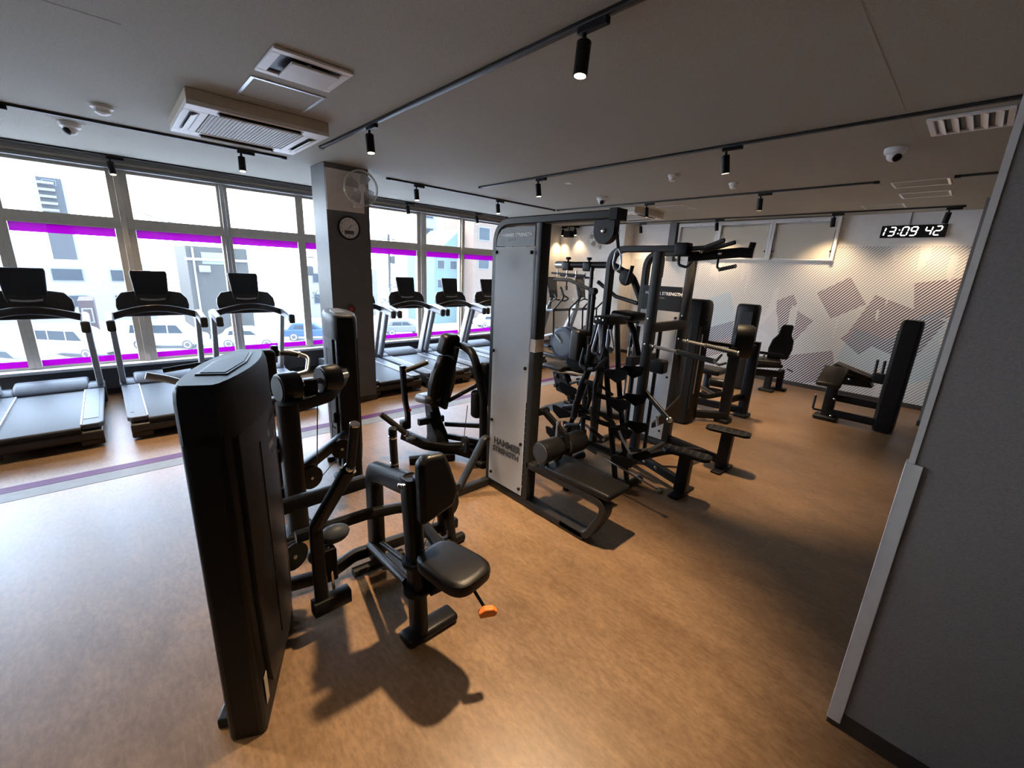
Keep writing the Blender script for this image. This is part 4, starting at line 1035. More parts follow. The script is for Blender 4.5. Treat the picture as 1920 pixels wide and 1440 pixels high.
# ------------------------------------------------------------------ C: chest press with tall backrest
t = thing('chest_press_machine', 'black chest press with tall slim backrest left of the frosted tower', 'gym machine', (-3.5, 2.45, 0))
bk = [(.00, -.10), (.06, -.135), (.24, -.16), (.38, -.15), (.50, -.11), (.575, -.10), (.575, .10), (.50, .11), (.38, .15), (.24, .16), (.06, .135), (.00, .10)]
eU = Vector((.17, .10, 1)).normalized(); eS = Vector((-.15, 1, -.07)).normalized()
cB = Vector((-3.62, 2.40, .50))
nB = eU.cross(eS).normalized()
MB().prism([(b, a) for a, b in bk], cB, eS, eU, nB*.10).build('backrest', M_PAD, t, bevel=.03, seg=4)
MB().prism([(-.105, .585), (.105, .585), (.115, .64), (.10, .78), (.06, .80), (-.06, .80), (-.10, .78), (-.115, .64)], cB-nB*.005, eS, eU, nB*.12).build('headrest', M_PAD, t, bevel=.03, seg=4)
MB().beam([cB+eU*.02-nB*.035, cB+eU*.70-nB*.035], .10, .05, up=eS).build('backrest_frame', M_BLACK, t)
pad(t, (-3.72, 2.36, .60), (.26, .30, .10), .045, R=Matrix.Rotation(math.radians(-8), 3, 'Y'), nm='seat', m=mat('grey vinyl seat', (.05, .053, .058), .42, bump=.08))
MB().prism([(-.05, 0), (.10, 0), (.16, .20), (.05, .40), (-.10, .40), (-.06, .2)], (-3.74, 2.33, .12), (1, 0, 0), (0, 0, 1), (0, .09, 0)).build('seat_support', M_BLACK, t, bevel=.015)
MB().beam([(-3.80, 2.38, .10), (-3.45, 2.42, .10), (-3.12, 2.52, .10)], .09, .09).build('floor_beam', M_BLACK, t)
MB().beam([(-3.85, 2.08, .20), (-3.60, 2.20, .14), (-3.42, 2.36, .12), (-3.20, 2.60, .14)], .08, .10, fr=.20).build('curved_beam', M_BLACK, t)
MB().beam([(-3.55, 1.98, .04), (-3.36, 2.40, .04)], .08, .07).build('front_foot', M_BLACK, t)
MB().sweep(fillet([(-3.52, 2.60, 1.17), (-3.22, 2.52, 1.15), (-3.10, 2.56, .70), (-3.08, 2.56, .03)], .22, 7), rrect(.07, .075, .022, 3)).build('rear_hoop', M_BLACK, t)
MB().rbox((-3.08, 2.56, .03), (.14, .16, .06), .025).build('rear_foot', M_DARK, t)
MB().beam([(-3.78, 2.10, .30), (-3.78, 2.10, .45), (-3.72, 2.04, .62), (-3.74, 2.03, .98)], .048, .062, up=(1, 0, 0), fr=.10).build('press_arm', M_BLACK, t)
grip(t, (-3.72, 2.06, .93), (-3.66, 2.26, 1.0), .026)
grip(t, (-3.84, 1.84, .475), (-3.70, 2.03, .27), .030)
MB().rbox((-3.80, 2.08, .33), (.09, .10, .10), .02).build('arm_pivot', M_DARK, t)
MB().ball((-3.74, 2.10, .50), .020).build('lock_knob', M_RED, t)
MB().ball((-3.66, 2.07, .22), .055, (1.1, 1, .7)).build('pivot_cover', M_HOOD, t)
MB().beam([(-3.70, 2.18, .36), (-3.66, 2.46, .36)], .06, .07).build('arm_axle', M_BLACK, t)
MB().tube([(-3.52, 2.44, .60), (-3.20, 2.54, .82)], .022, 10).build('gas_spring', M_BLACK, t)
MB().tube([(-3.50, 2.44, .62), (-3.36, 2.48, .71)], .012, 8).build('spring_rod', M_CHROME, t)
MB().beam([(-3.58, 2.44, .32), (-3.10, 2.56, .42)], .04, .05).build('lower_brace', M_BLACK, t)
MB().beam([(-3.52, 2.44, .20), (-3.10, 2.56, .24)], .05, .06).build('lower_brace', M_BLACK, t)
pulley(t, (-3.20, 2.42, .22), (.3, 1, 0), .085, .035)
MB().rbox((-3.16, 2.62, .78), (.10, .14, .36), .04).build('weight_shield', M_DARK, t)
MB().rbox((-3.14, 2.62, 1.0), (.12, .12, .12), .03).build('arm_hub', M_DARK, t)
cable(t, [(-3.28, 2.50, .60), (-3.29, 2.46, .16)])
MB().prism([(-.10, 0), (.14, 0), (.10, .16), (-.02, .30), (-.12, .30)], (-3.60, 2.28, .08), (1, 0, 0), (0, 0, 1), (0, .14, 0)).build('base_housing', M_DARK, t, bevel=.02)
for z_ in (.30, .42): MB().lathe((-3.66, 2.315, z_), (0, -1, 0), [(.04, 0), (.04, .03), (.015, .036)], 16).build('link_pivot', M_DARK, t)
MB().rbox((-3.22, 2.60, .62), (.12, .16, .30), .04).build('weight_shield', M_DARK, t)

# ------------------------------------------------------------------ D: pulldown tower with frosted shroud
t = thing('lat_pulldown_machine', 'tall pulldown tower with frosted side panel, seat and thigh rollers', 'gym machine', (-2.3, 2.38, 0))
MF = mat('grey black frame steel', (.016, .0155, .015), .42, .0, .2, 50, .03, 400, spec=.26)
yF = 2.385
# hoop: rear upright, curved corner, top arm
MB().sweep(fillet([(-2.745, yF, .03), (-2.745, yF, 2.31), (-1.62, yF, 2.31)], .17, 8), rrect(.055, .10, .008, 1), up=(0, 1, 0)).build('hoop_frame', MF, t)
MB().beam([(-2.255, yF, .05), (-2.255, yF, 2.285)], .10, .058, up=(1, 0, 0), r=.006).build('front_post', MF, t)
MB().mm((-1.66, yF-.055, 2.275), (-1.60, yF+.055, 2.345)).build('arm_end_plate', M_BLACK, t, bevel=.003)
MB().beam([(-2.76, yF, .035), (-1.62, yF, .035)], .10, .06, r=.006).build('floor_runner', MF, t)
# frosted panels both sides, logo plate, weight stack inside
for s, yy in ((-1, yF-.055), (1, yF+.055)):
    p = MB().mm((-2.715, yy-.003, .085), (-2.288, yy+.003, 2.12)).build('frosted_panel', M_FROST, t, smooth=False)
    for x_, z_ in ((-2.70, 2.08), (-2.305, 2.08), (-2.70, 1.28), (-2.31, 1.20), (-2.69, .66), (-2.315, .55), (-2.68, .16), (-2.31, .14)):
        MB().lathe((x_, yy+s*.002, z_), (0, s, 0), [(.014, 0), (.014, .012), (.009, .016), (0, .017)], 12).build('panel_knob', M_BLACK, p)
lp = [(-2.715, 2.125), (-2.29, 2.125), (-2.29, 2.265), (-2.60, 2.265), (-2.66, 2.25), (-2.70, 2.21), (-2.715, 2.16)]
lg = MB().prism(lp, (0, yF-.053, 0), (1, 0, 0), (0, 0, 1), (0, .012, 0)).build('logo_plate', mat('grey logo plate', (.15, .145, .14), .5), t, smooth=False)
text_mesh('lettering', 'HAMMER STRENGTH', .036, (-2.655, yF-.0545, 2.195), (1, 0, 0), (0, 0, 1), M_LOGO, lg, .001, .0008)
text_mesh('lettering', 'LIFE FITNESS', .016, (-2.575, yF-.0545, 2.165), (1, 0, 0), (0, 0, 1), mat('faint lettering', (.2, .195, .19), .5), lg, .0005)
text_mesh('lettering', 'HAMMER', .082, (-2.655, yF-.060, .455), (1, 0, 0), (0, 0, 1), M_LOGOD, t, .001, .0035)
text_mesh('lettering', 'STRENGTH', .066, (-2.665, yF-.060, .385), (1, 0, 0), (0, 0, 1), M_LOGOD, t, .001, .003)
for k in range(14):
    MB().mm((-2.64, yF-.035, .12+k*.055), (-2.36, yF+.035, .168+k*.055)).build('weight_plate', M_DARK, t, bevel=.003)
for x_ in (-2.58, -2.42): MB().cyl((x_, yF, .10), (x_, yF, 2.2), .010, 10).build('guide_rod', M_CHROME, t)
MB().mm((-2.60, yF-.03, 1.93), (-2.42, yF+.03, 2.07)).build('top_bracket', M_DARK, t)
# pulley head, strap and carabiner
hd = [(-.072, .055), (-.072, -.03)]
hp = [(-.073, .075)]+[(.073*math.cos(PI+PI*k/10), .0+.073*math.sin(PI+PI*k/10)) for k in range(11)]+[(.073, .075)]
MB().prism(hp, (-1.71, yF-.028, 2.215), (1.1, 0, 0), (0, 0, 1.1), (0, .056, 0)).build('pulley_housing', MF, t, bevel=.003)
bolt(t, (-1.71, yF-.028, 2.215), (0, -1, 0), .016)
MB().tube([(-1.635, yF, 2.235), (-1.615, yF, 2.16), (-1.605, yF, 2.11)], .011, 8).build('strap', M_GRIP, t)
cb_ = [(-1.605, 1.995), (-1.622, 1.97), (-1.632, 1.905), (-1.620, 1.87), (-1.600, 1.86), (-1.580, 1.87), (-1.570, 1.905), (-1.585, 1.97), (-1.605, 1.995)]
MB().tube([(a, yF, b+.115) for a, b in cb_], .0055, 8).build('carabiner', M_STEEL, t)
# seat rail, curved front and seat
MB().sweep(fillet([(-1.85, yF, .045), (-1.60, yF, .045), (-1.43, yF, .385), (-2.25, yF, .385)], .10, 6), rrect(.055, .10, .006, 1), up=(0, 1, 0)).build('curved_runner', MF, t)
pad(t, (-1.74, 2.47, .435), (.62, .28, .055), .022, nm='seat')
MB().beam([(-1.62, yF, .385), (-1.62, 2.56, .385)], .05, .035).build('seat_crossbar', M_BLACK, t)
roller(t, (-2.02, 2.245, .60), (-2.02, 2.455, .60), .088, 'thigh_roller')
roller(t, (-2.00, 2.515, .60), (-2.00, 2.725, .60), .088, 'thigh_roller')
MB().cyl((-2.01, 2.44, .60), (-2.01, 2.54, .60), .03, 12).build('roller_axle', M_STEEL, t)
MB().beam([(-2.20, 2.47, .84), (-1.98, 2.49, .70), (-1.96, 2.49, .60)], .035, .055).build('roller_arm', M_BLACK, t)
MB().lathe((-2.22, 2.42, .84), (0, 1, 0), [(.03, 0), (.03, .10)], 12).build('arm_pivot', M_BLACK, t)
ps = MB().beam([(-2.06, 2.485, .42), (-2.06, 2.485, .80)], .042, .022, up=(1, 0, 0), r=.006).build('adjuster_post', M_STEEL, t)
for k in range(4): MB().cyl((-2.075, 2.472, .70+k*.026), (-2.075, 2.498, .70+k*.026) if False else (-2.045, 2.485, .70+k*.026), .0075, 8).build('adjuster_hole', M_BLACK, ps)
MB().beam([(-2.05, 2.36, .42), (-2.05, 2.36, .53)], .04, .03).build('roller_support', M_BLACK, t)
# outriggers
for s in (-1, 1):
    MB().beam([(-2.745, yF, .035), (-2.745, yF+s*.40, .035)], .07, .06, r=.005).build('outrigger', MF, t)
    MB().beam([(-2.745, yF+s*.38, .05), (-2.745, yF+s*.10, .47), (-2.745, yF+s*.05, .47)], .07, .03, r=.005, fr=.08).build('outrigger_strut', MF, t)
MB().mm((-2.288, yF-.052, 1.34), (-2.222, yF-.0505, 1.44)).build('warning_label', M_STICK, t, smooth=False)
MB().mm((-2.2255, yF-.045, 1.34), (-2.2245, yF+.045, 1.44)).build('warning_label', M_STICK, t, smooth=False)
# ------------------------------------------------------------------ E: assisted dip and chin machine
t = thing('dip_chin_machine', 'double hooped dip and chin machine with high grips and two foot steps', 'gym machine', (-2.2, 4.2, 0))
yA, yC = 3.85, 4.56
for yy in (yA, yC):
    xe = -1.90 if yy == yA else -2.0
    MB().sweep(fillet([(-2.66, yy, .03), (-2.66, yy, 2.20), (xe, yy, 2.20)], .17, 8), rrect(.06, .09, .008, 1), up=(0, 1, 0)).build('hoop_frame', MF, t)
    MB().beam([(-2.13, yy, .04), (-2.13, yy, 2.175)], .09, .075, up=(1, 0, 0), r=.006).build('front_post', MF, t)
    MB().beam([(-2.70, yy, .035), (-2.10, yy, .035)], .09, .06, r=.006).build('floor_runner', MF, t)
    for z_ in (1.55, 1.30, .45): bolt(t, (-2.13, yy-.046, z_), (0, -1, 0), .013)
# cross members
for z_, x_ in ((1.46, -2.12), (.05, -2.12), (.05, -2.66), (1.46, -2.66)):
    MB().beam([(x_, yA, z_), (x_, yC, z_)], .06, .09 if z_ > 1 else .06, r=.006).build('cross_beam', MF, t)
# shrouded stack behind the posts
p = MB().mm((-2.635, yC-.056, .10), (-2.17, yC-.050, 1.58)).build('frosted_panel', M_FROST, t, smooth=False)
MB().mm((-2.635, yC+.050, .10), (-2.17, yC+.056, 1.58)).build('frosted_panel', M_FROST, t, smooth=False)
for x_ in (-2.61, -2.20):
    for z_ in (.2, .85, 1.52): MB().lathe((x_, yC-.055, z_), (0, -1, 0), [(.013, 0), (.013, .012), (0, .016)], 10).build('panel_knob', M_BLACK, p)
lg = MB().mm((-2.635, yC-.056, 1.585), (-2.17, yC-.045, 1.85)).build('logo_plate', M_BLACK, t, smooth=False)
text_mesh('lettering', 'HAMMER STRENGTH', .047, (-2.60, yC-.0575, 1.755), (1, 0, 0), (0, 0, 1), M_LOGO, lg, .001, .001)
text_mesh('lettering', 'LIFE FITNESS', .020, (-2.47, yC-.0575, 1.715), (1, 0, 0), (0, 0, 1), M_STICK, lg, .001)
for k in range(12): MB().mm((-2.55, yC-.035, .14+k*.05), (-2.26, yC+.035, .182+k*.05)).build('weight_plate', M_DARK, t, bevel=.003)
for x_, y_ in ((-2.51, 4.15), (-2.26, 4.17)):
    MB().cyl((x_, y_, .06), (x_, y_, 1.44), .016, 10).build('guide_rod', M_CHROME, t)
    MB().cyl((x_-.005, y_+.01, 1.18), (x_-.005, y_+.01, 1.42), .026, 12).build('rod_sleeve', M_BLACK, t)
    MB().beam([(x_+.07, y_+.02, .06), (x_+.07, y_+.02, 1.42)], .05, .03).build('guide_rail', M_BLACK, t)
cable(t, [(-2.30, 4.10, 1.0), (-2.25, 4.10, 2.0)])
MB().mm((-2.27, 4.05, 1.94), (-2.21, 4.13, 2.14)).build('pulley_block', M_BLACK, t, bevel=.008)
MB().beam([(-2.66, 4.2, 1.86), (-2.62, 4.2, 2.05)], .05, .03).build('counter_bracket', M_BLACK, t)
# carriage with knee pad
MB().beam([(-2.38, yA+.10, 1.06), (-2.38, yC-.10, 1.06)], .07, .10).build('carriage_beam', M_BLACK, t)
MB().mm((-2.18, 4.02, .98), (-2.02, 4.14, 1.12)).build('carriage_block', M_DARK, t, bevel=.02)
pad(t, (-2.47, 4.0, 1.535), (.28, .30, .085), .035, R=Matrix.Rotation(math.radians(4), 3, 'Y'), nm='knee_pad')
MB().beam([(-2.47, 4.0, 1.49), (-2.42, 4.06, 1.36), (-2.39, 4.15, 1.10)], .06, .06, fr=.08).build('knee_pad_arm', M_BLACK, t)
# chin grips
MB().rbox((-1.90, yA, 2.195), (.12, .11, .115), .012).build('grip_block', M_DARK, t)
MB().beam([(-1.85, yA, 2.20), (-1.70, yA, 2.21), (-1.55, yA-.02, 2.265)], .035, .04).build('chin_arm', M_BLACK, t)
grip(t, (-1.70, yA-.01, 2.215), (-1.54, yA-.025, 2.27), .017, False)
MB().beam([(-1.92, 4.02, 2.14), (-1.50, 4.10, 2.185), (-1.40, 4.12, 2.18)], .05, .085).build('chin_bar', M_BLACK, t)
MB().beam([(-1.43, 4.12, 2.17), (-1.42, 4.13, 2.27)], .035, .05).build('chin_bar_end', M_BLACK, t)
grip(t, (-1.76, 3.98, 2.19), (-1.50, 3.95, 2.26), .018, False)
MB().tube([(-1.66, 4.05, 2.13), (-1.655, 4.04, 2.055), (-1.62, 4.03, 2.035)], .010, 8, .02).build('hook_bar', M_BLACK, t)
grip(t, (-1.62, 4.03, 2.036), (-1.50, 4.02, 2.065), .017)
MB().tube([(-1.93, yA, 2.14), (-1.92, yA-.01, 2.06), (-1.84, yA-.01, 2.04), (-1.80, yA, 2.10)], .012, 8, .03).build('band_loop', M_GRIP, t)
for c_ in ((-1.64, 4.02, 2.175), (-1.78, 3.96, 2.185)): bolt(t, c_, (0, -1, 0), .018)
MB().beam([(-2.0, yC, 2.20), (-1.92, 4.12, 2.16)], .05, .06).build('grip_brace', M_BLACK, t)
# dip handles
for yy, xs in ((yA-.02, (-2.10, -1.80, -1.46)), (yC-.06, (-2.08, -1.82, -1.50))):
    MB().tube([(xs[0], yy, 1.29), (xs[1], yy, 1.275)], .016, 8).build('dip_arm', M_STEEL, t)
    grip(t, (xs[1], yy, 1.275), (xs[2], yy-.01, 1.25), .024)
    MB().ball((xs[0]+.05, yy, 1.29), .022).build('arm_ball', M_CHROME, t)
# long handles lower down and step
MB().beam([(-2.10, 3.88, .80), (-1.78, 3.80, .62)], .035, .05).build('lower_lever', M_BLACK, t)
MB().ball((-1.77, 3.80, .615), .03).build('lever_ball', M_CHROME, t)
MB().tube([(-1.93, 3.85, .60), (-1.90, 3.84, .50)], .014, 8).build('lever_stub', M_STEEL, t)
MB().prism([(-.30, 0), (.30, 0), (.30, .28), (-.30, .06)], (-2.05, 4.3, .40), (0, 1, 0), (0, 0, 1), (.02, 0, 0)).build('stack_guard', M_DARK, t, bevel=.006)
# foot steps in front
for yy, x1, zf, nm in ((3.66, -1.50, .385, 'a'), (4.50, -1.46, .42, 'b')):
    MB().beam([(-2.12, yA if nm == 'a' else yC, .12), (-1.50, yy, .10)], .055, .085, r=.006).build('step_beam', M_BLACK, t)
    MB().beam([(x1, yy, .02), (x1+.01, yy, zf)], .085, .11, up=(1, 0, 0), r=.006).build('step_post', M_BLACK, t)
    MB().rbox((x1+.01, yy, .012), (.10, .34, .024), .008).build('step_foot', M_BLACK, t)
    pl = [(-.21, -.05), (-.17, -.085), (.17, -.085), (.21, -.05), (.21, .05), (.17, .085), (-.17, .085), (-.21, .05)]
    pp = MB().prism(pl, (x1+.005, yy, zf), (.98, .20, 0), (-.20, .98, 0), (0, 0, .03)).build('step_plate', M_DARK, t, bevel=.006)
    for k in range(6): MB().prism([(-.17+k*.065, -.07), (-.155+k*.065, -.07), (-.155+k*.065, .07), (-.17+k*.065, .07)], (x1+.005, yy, zf+.030), (.98, .20, 0), (-.20, .98, 0), (0, 0, .003)).build('tread_rib', M_GRIP, pp, smooth=False)
MB().beam([(-2.10, yA+.05, .06), (-1.90, 4.05, .16), (-1.75, 4.20, .20), (-1.70, 4.50, .12)], .05, .06, fr=.10).build('step_brace', M_BLACK, t)
for x_ in (-1.95, -1.80): bolt(t, (x_, 3.765+(x_+1.95)*-.3, .12), (0, -1, 0), .016)

# ------------------------------------------------------------------ handle rack in front of it, with hanging attachments
t = thing('attachment_rack', 'black A frame rack crowded with cable handles between the two tall frames', 'rack', (-2.2, 3.25, 0))
for xx in (-1.86, -2.56):
    MB().beam([(xx, 2.96, .035), (xx, 3.52, .035)], .06, .06, r=.02).build('base_foot', M_BLACK, t)
    for s in (2.96, 3.52): MB().cyl((xx, s, .035), (xx, s+(.03 if s > 3 else -.03), .035), .042, 14, .01).build('foot_cap', M_GRIP, t)
MB().beam([(-2.58, 3.22, .07), (-1.84, 3.22, .07)], .14, .05, r=.01).build('base_beam', M_BLACK, t)
for y_ in (3.13, 3.31):
    MB().beam([(-2.56, y_, .07), (-2.28, y_, 1.10), (-2.21, y_, 1.56)], .03, .06, up=(0, 1, 0)).build('leg', M_BLACK, t)
    MB().beam([(-1.86, y_, .07), (-2.08, y_, 1.05), (-2.16, y_, 1.56)], .03, .06, up=(0, 1, 0)).build('leg', M_BLACK, t)
MB().rbox((-2.185, 3.22, 1.56), (.16, .26, .07), .015).build('top_bar', M_BLACK, t)
for k in range(3): MB().lathe((-2.22+k*.035, 3.088, 1.565+.012*(k % 2)), (0, -1, 0), [(.009, 0), (.009, .008), (0, .01)], 8).build('bolt', M_CHROME, t)
lv = ((.35, -2.49, -1.92), (.60, -2.42, -1.975), (.85, -2.36, -2.03), (1.10, -2.29, -2.085))
for z_, xl, xr in lv:
    for s, x_ in ((-1, xl), (1, xr)):
        sh = [(0, 0), (s*.02, .05), (s*.20, .075), (s*.235, .065), (s*.215, .0), (s*.13, -.05)]
        for y_ in (3.08, 3.35):
            MB().prism(sh, (x_, y_, z_), (1, 0, 0), (0, 0, 1), (0, .012, 0)).build('hook_plate', M_BLACK, t, bevel=.003)
    MB().beam([(xl, 3.22, z_), (xr, 3.22, z_)], .02, .05).build('shelf_rail', M_BLACK, t)
    MB().beam([(xl-.02, 3.085, z_+.02), (xl-.02, 3.355, z_+.02)], .03, .03).build('shelf_rail', M_BLACK, t)
    MB().beam([(xr+.02, 3.085, z_+.02), (xr+.02, 3.355, z_+.02)], .03, .03).build('shelf_rail', M_BLACK, t)
def bar_thing(name, label, pts, r, grips, cat='cable handle', balls=None):
    pts = [Vector(p) for p in pts]
    o = thing(name, label, cat, pts[0], 'cable attachments on the rack')
    MB().tube(pts, r, 8, .03).build('bar', M_CHROME if balls else (M_GRIP if any(k in name for k in ('rope', 'strap', 'neutral', 'wide', 'curl')) else M_STEEL), o)
    for a, b in grips: MB().cyl(a, b, r*1.6, 10, .004).build('handle_grip', M_GRIP, o)
    for b in (balls or ()): MB().ball(b, .026).build('end_ball', M_GRIP, o)
    return o
bar_thing('straight_pull_bar', 'long chrome bar with black ball ends lying low across the handle rack', [(-2.565, 3.04, .455), (-1.405, 3.04, .27)], .010, [((-2.30, 3.04, .4127), (-2.04, 3.04, .3713))], balls=[(-2.565, 3.04, .455), (-1.405, 3.04, .27)])
bar_thing('bent_pull_bar', 'bent chrome bar hanging at the right of the handle rack', [(-1.84, 3.03, .66), (-1.80, 3.03, .60), (-1.72, 3.06, .48), (-1.70, 3.30, .47)], .011, [((-1.74, 3.06, .50), (-1.705, 3.2, .472))])
bar_thing('rope_handle', 'black rope attachment hanging from the top of the handle rack', [(-2.19, 3.06, 1.53), (-2.235, 3.05, 1.30), (-2.25, 3.04, 1.16)], .014, [((-2.235, 3.05, 1.34), (-2.25, 3.04, 1.16))])
bar_thing('double_d_handle', 'grey triangular handle hanging near the top of the handle rack', [(-2.16, 3.05, 1.53), (-2.20, 3.03, 1.28), (-2.10, 3.03, 1.28), (-2.16, 3.05, 1.53)], .011, [((-2.19, 3.03, 1.28), (-2.11, 3.03, 1.28))])
bar_thing('stirrup_handle', 'small stirrup handle hanging at the right side of the handle rack top', [(-2.07, 3.06, 1.50), (-2.06, 3.04, 1.34), (-1.98, 3.04, 1.34), (-2.05, 3.06, 1.50)], .010, [((-2.05, 3.04, 1.34), (-1.99, 3.04, 1.34))])
bar_thing('wide_grip_handle', 'black wide grip handle resting on the second shelf of the handle rack', [(-2.46, 3.10, .93), (-2.30, 3.06, 1.0), (-2.10, 3.06, 1.0), (-1.98, 3.10, .93)], .013, [((-2.30, 3.06, 1.0), (-2.10, 3.06, 1.0))])
bar_thing('curl_bar', 'black bent curl bar resting on the third shelf of the handle rack', [(-2.50, 3.06, .69), (-2.30, 3.04, .76), (-2.18, 3.04, .72), (-2.06, 3.04, .76), (-1.90, 3.06, .69)], .013, [((-2.48, 3.06, .697), (-2.32, 3.04, .753)), ((-2.04, 3.04, .753), (-1.92, 3.06, .697))])
bar_thing('triceps_bar', 'short angled triceps bar on the lowest shelf of the handle rack', [(-2.44, 3.04, .52), (-2.20, 3.04, .60), (-1.98, 3.04, .52)], .013, [((-2.42, 3.04, .527), (-2.26, 3.04, .58)), ((-2.14, 3.04, .578), (-2.0, 3.04, .527))])
bar_thing('ankle_strap', 'black strap hanging in the middle of the handle rack', [(-2.20, 3.03, .98), (-2.22, 3.01, .86), (-2.19, 3.0, .74), (-2.16, 3.01, .86), (-2.20, 3.03, .98)], .016, [((-2.215, 3.01, .88), (-2.20, 3.003, .78))])
bar_thing('long_rope_handle', 'thick black rope hanging down the left half of the handle rack', [(-2.24, 3.06, 1.12), (-2.26, 3.0, 1.0), (-2.285, 2.985, .80), (-2.30, 2.99, .64)], .020, [((-2.28, 2.985, .82), (-2.30, 2.99, .66))])
bar_thing('long_rope_handle', 'thick black rope hanging down the right half of the handle rack', [(-2.13, 3.06, 1.12), (-2.11, 3.0, 1.0), (-2.085, 2.985, .80), (-2.07, 2.99, .62)], .020, [((-2.09, 2.985, .82), (-2.072, 2.99, .64))])
bar_thing('neutral_grip_bar', 'black parallel grip bar hanging below the rack top beside the rope', [(-2.30, 3.05, 1.30), (-2.29, 3.0, 1.15), (-2.20, 3.0, 1.13), (-2.12, 3.0, 1.15), (-2.05, 3.05, 1.26)], .015, [((-2.28, 3.0, 1.148), (-2.21, 3.0, 1.132)), ((-2.19, 3.0, 1.132), (-2.13, 3.0, 1.147))])
bar_thing('webbing_strap', 'flat black webbing strap hanging low in the middle of the rack', [(-2.18, 2.97, .70), (-2.17, 2.965, .55), (-2.16, 2.97, .48)], .022, [((-2.17, 2.965, .58), (-2.163, 2.968, .50))])
# low stool-like foot plate beside the rack
t = thing('step_platform', 'low black foot platform between the pulldown seat and the handle rack', 'platform', (-2.0, 2.84, 0))
MB().rbox((-2.0, 2.84, .235), (.54, .15, .03), .008, rz=math.radians(-2)).build('top_plate', M_DARK, t)
for x_ in (-2.20, -1.80): MB().beam([(x_, 2.84, .005), (x_, 2.84, .225)], .06, .05, up=(1, 0, 0)).build('leg', M_BLACK, t)

# ------------------------------------------------------------------ F: tower machine behind the dip station
t = thing('torso_machine', 'dark wide tower machine with round capped post behind the dip station', 'gym machine', (-2.3, 6.0, 0))
rings = []
ol = [(-.36, -.11), (-.30, -.15), (.0, -.19), (.14, -.17), (.18, -.11), (.18, .11), (.14, .17), (0, .19), (-.30, .15), (-.36, .11)]
for h, k in ((.03, .96), (.06, 1), (1.56, 1), (1.63, .97), (1.67, .88), (1.685, .72)):
    rings.append([Vector((-2.50+a*k, 5.66+b*k, h)) for a, b in ol])
MB().loft(rings).build('tower_shroud', M_DARK, t)
MB().mm((-2.33, 5.475, .25), (-2.325, 5.58, 1.35)).build('shroud_window', M_SHROUD, t, smooth=False)
MB().mm((-2.62, 5.475, .30), (-2.44, 5.482, 1.40)).build('shroud_window', M_SHROUD, t, smooth=False)
MB().beam([(-2.32, 5.56, .45), (-2.32, 5.56, 1.25)], .02, .02).build('guide_rail', M_STEEL, t)
MB().rbox((-2.32, 5.60, 1.38), (.05, .10, .12), .02).build('pin_housing', M_BLACK, t)
for x_, y_, zt in ((-2.08, 6.12, 1.02), (-2.0, 6.62, 1.12)):
    MB().beam([(x_, y_, .03), (x_, y_, zt)], .10, .13, up=(1, 0, 0), r=.02).build('post', M_BLACK, t)
    MB().rbox((x_, y_, .03), (.19, .20, .06), .02).build('post_foot', M_DARK, t)
MB().beam([(-2.10, 6.05, 1.0), (-2.0, 6.66, 1.02)], .12, .14, r=.03).build('top_beam', M_BLACK, t)
MB().lathe((-2.20, 6.32, 1.13), (.95, .31, 0), [(.21, 0), (.235, .03), (.235, .20), (.205, .25), (0, .26)], 28).build('cam_cover', M_DARK, t)
MB().beam([(-2.50, 5.72, .10), (-2.06, 6.10, .10)], .09, .10).build('floor_beam', M_BLACK, t)
MB().beam([(-2.75, 6.5, .10), (-2.02, 6.60, .10)], .09, .10).build('floor_beam', M_BLACK, t)
MB().beam([(-2.10, 6.14, .30), (-2.04, 6.58, .30)], .07, .08).build('lower_beam', M_BLACK, t)
MB().beam([(-2.62, 5.80, .42), (-2.30, 6.02, .33), (-2.10, 6.10, .42)], .03, .07, fr=.15).build('curved_bar', M_BLACK, t)
for dz in (0, .06): MB().tube([(-2.62, 6.05+dz, .52-dz), (-2.28, 6.18+dz, .36-dz)], .014, 8).build('foot_lever', M_CHROME, t)
pad(t, (-2.60, 6.70, .58), (.42, .36, .09), .035, nm='seat')
MB().beam([(-2.60, 6.68, .54), (-2.58, 6.60, .10)], .08, .09).build('seat_post', M_BLACK, t)
roller(t, (-2.50, 6.52, .44), (-2.30, 6.56, .44), .065)
roller(t, (-2.52, 6.52, .30), (-2.32, 6.56, .30), .05)
MB().tube([(-2.30, 6.28, .92), (-2.36, 6.22, .80), (-2.28, 6.18, .78), (-2.20, 6.22, .82)], .018, 8, .04).build('side_loop', M_GRIP, t)
MB().beam([(-2.46, 6.0, 1.10), (-2.10, 6.20, 1.07)], .06, .05).build('swing_arm', M_BLACK, t)

# ------------------------------------------------------------------ G: leg extension with backrest against the mural
t = thing('leg_extension_machine', 'machine with waisted backrest standing before the mural', 'gym machine', (-2.4, 8.5, 0))
rings = []
ol = [(.19*math.copysign(abs(math.cos(a))**.6, math.cos(a)), .13*math.copysign(abs(math.sin(a))**.6, math.sin(a))) for a in [2*PI*k/20 for k in range(20)]]
for h, k in ((.03, .96), (.06, 1), (1.46, 1), (1.52, .96), (1.545, .85)):
    rings.append([Vector((-2.74+a*k, 8.36+b*k, h)) for a, b in ol])
MB().loft(rings).build('tower_shroud', M_DARK, t)
MB().mm((-2.80, 8.222, .9), (-2.62, 8.229, 1.42)).build('shroud_window', M_SHROUD, t, smooth=False)
bk = [(-.16, 0), (.16, 0), (.185, .18), (.165, .34), (.115, .42), (.10, .46), (.095, .58), (.075, .63), (-.075, .63), (-.095, .58), (-.10, .46), (-.115, .42), (-.165, .34), (-.185, .18)]
eU = Vector((.06, .20, 1)).normalized(); eS = Vector((.93, .37, 0)).normalized()
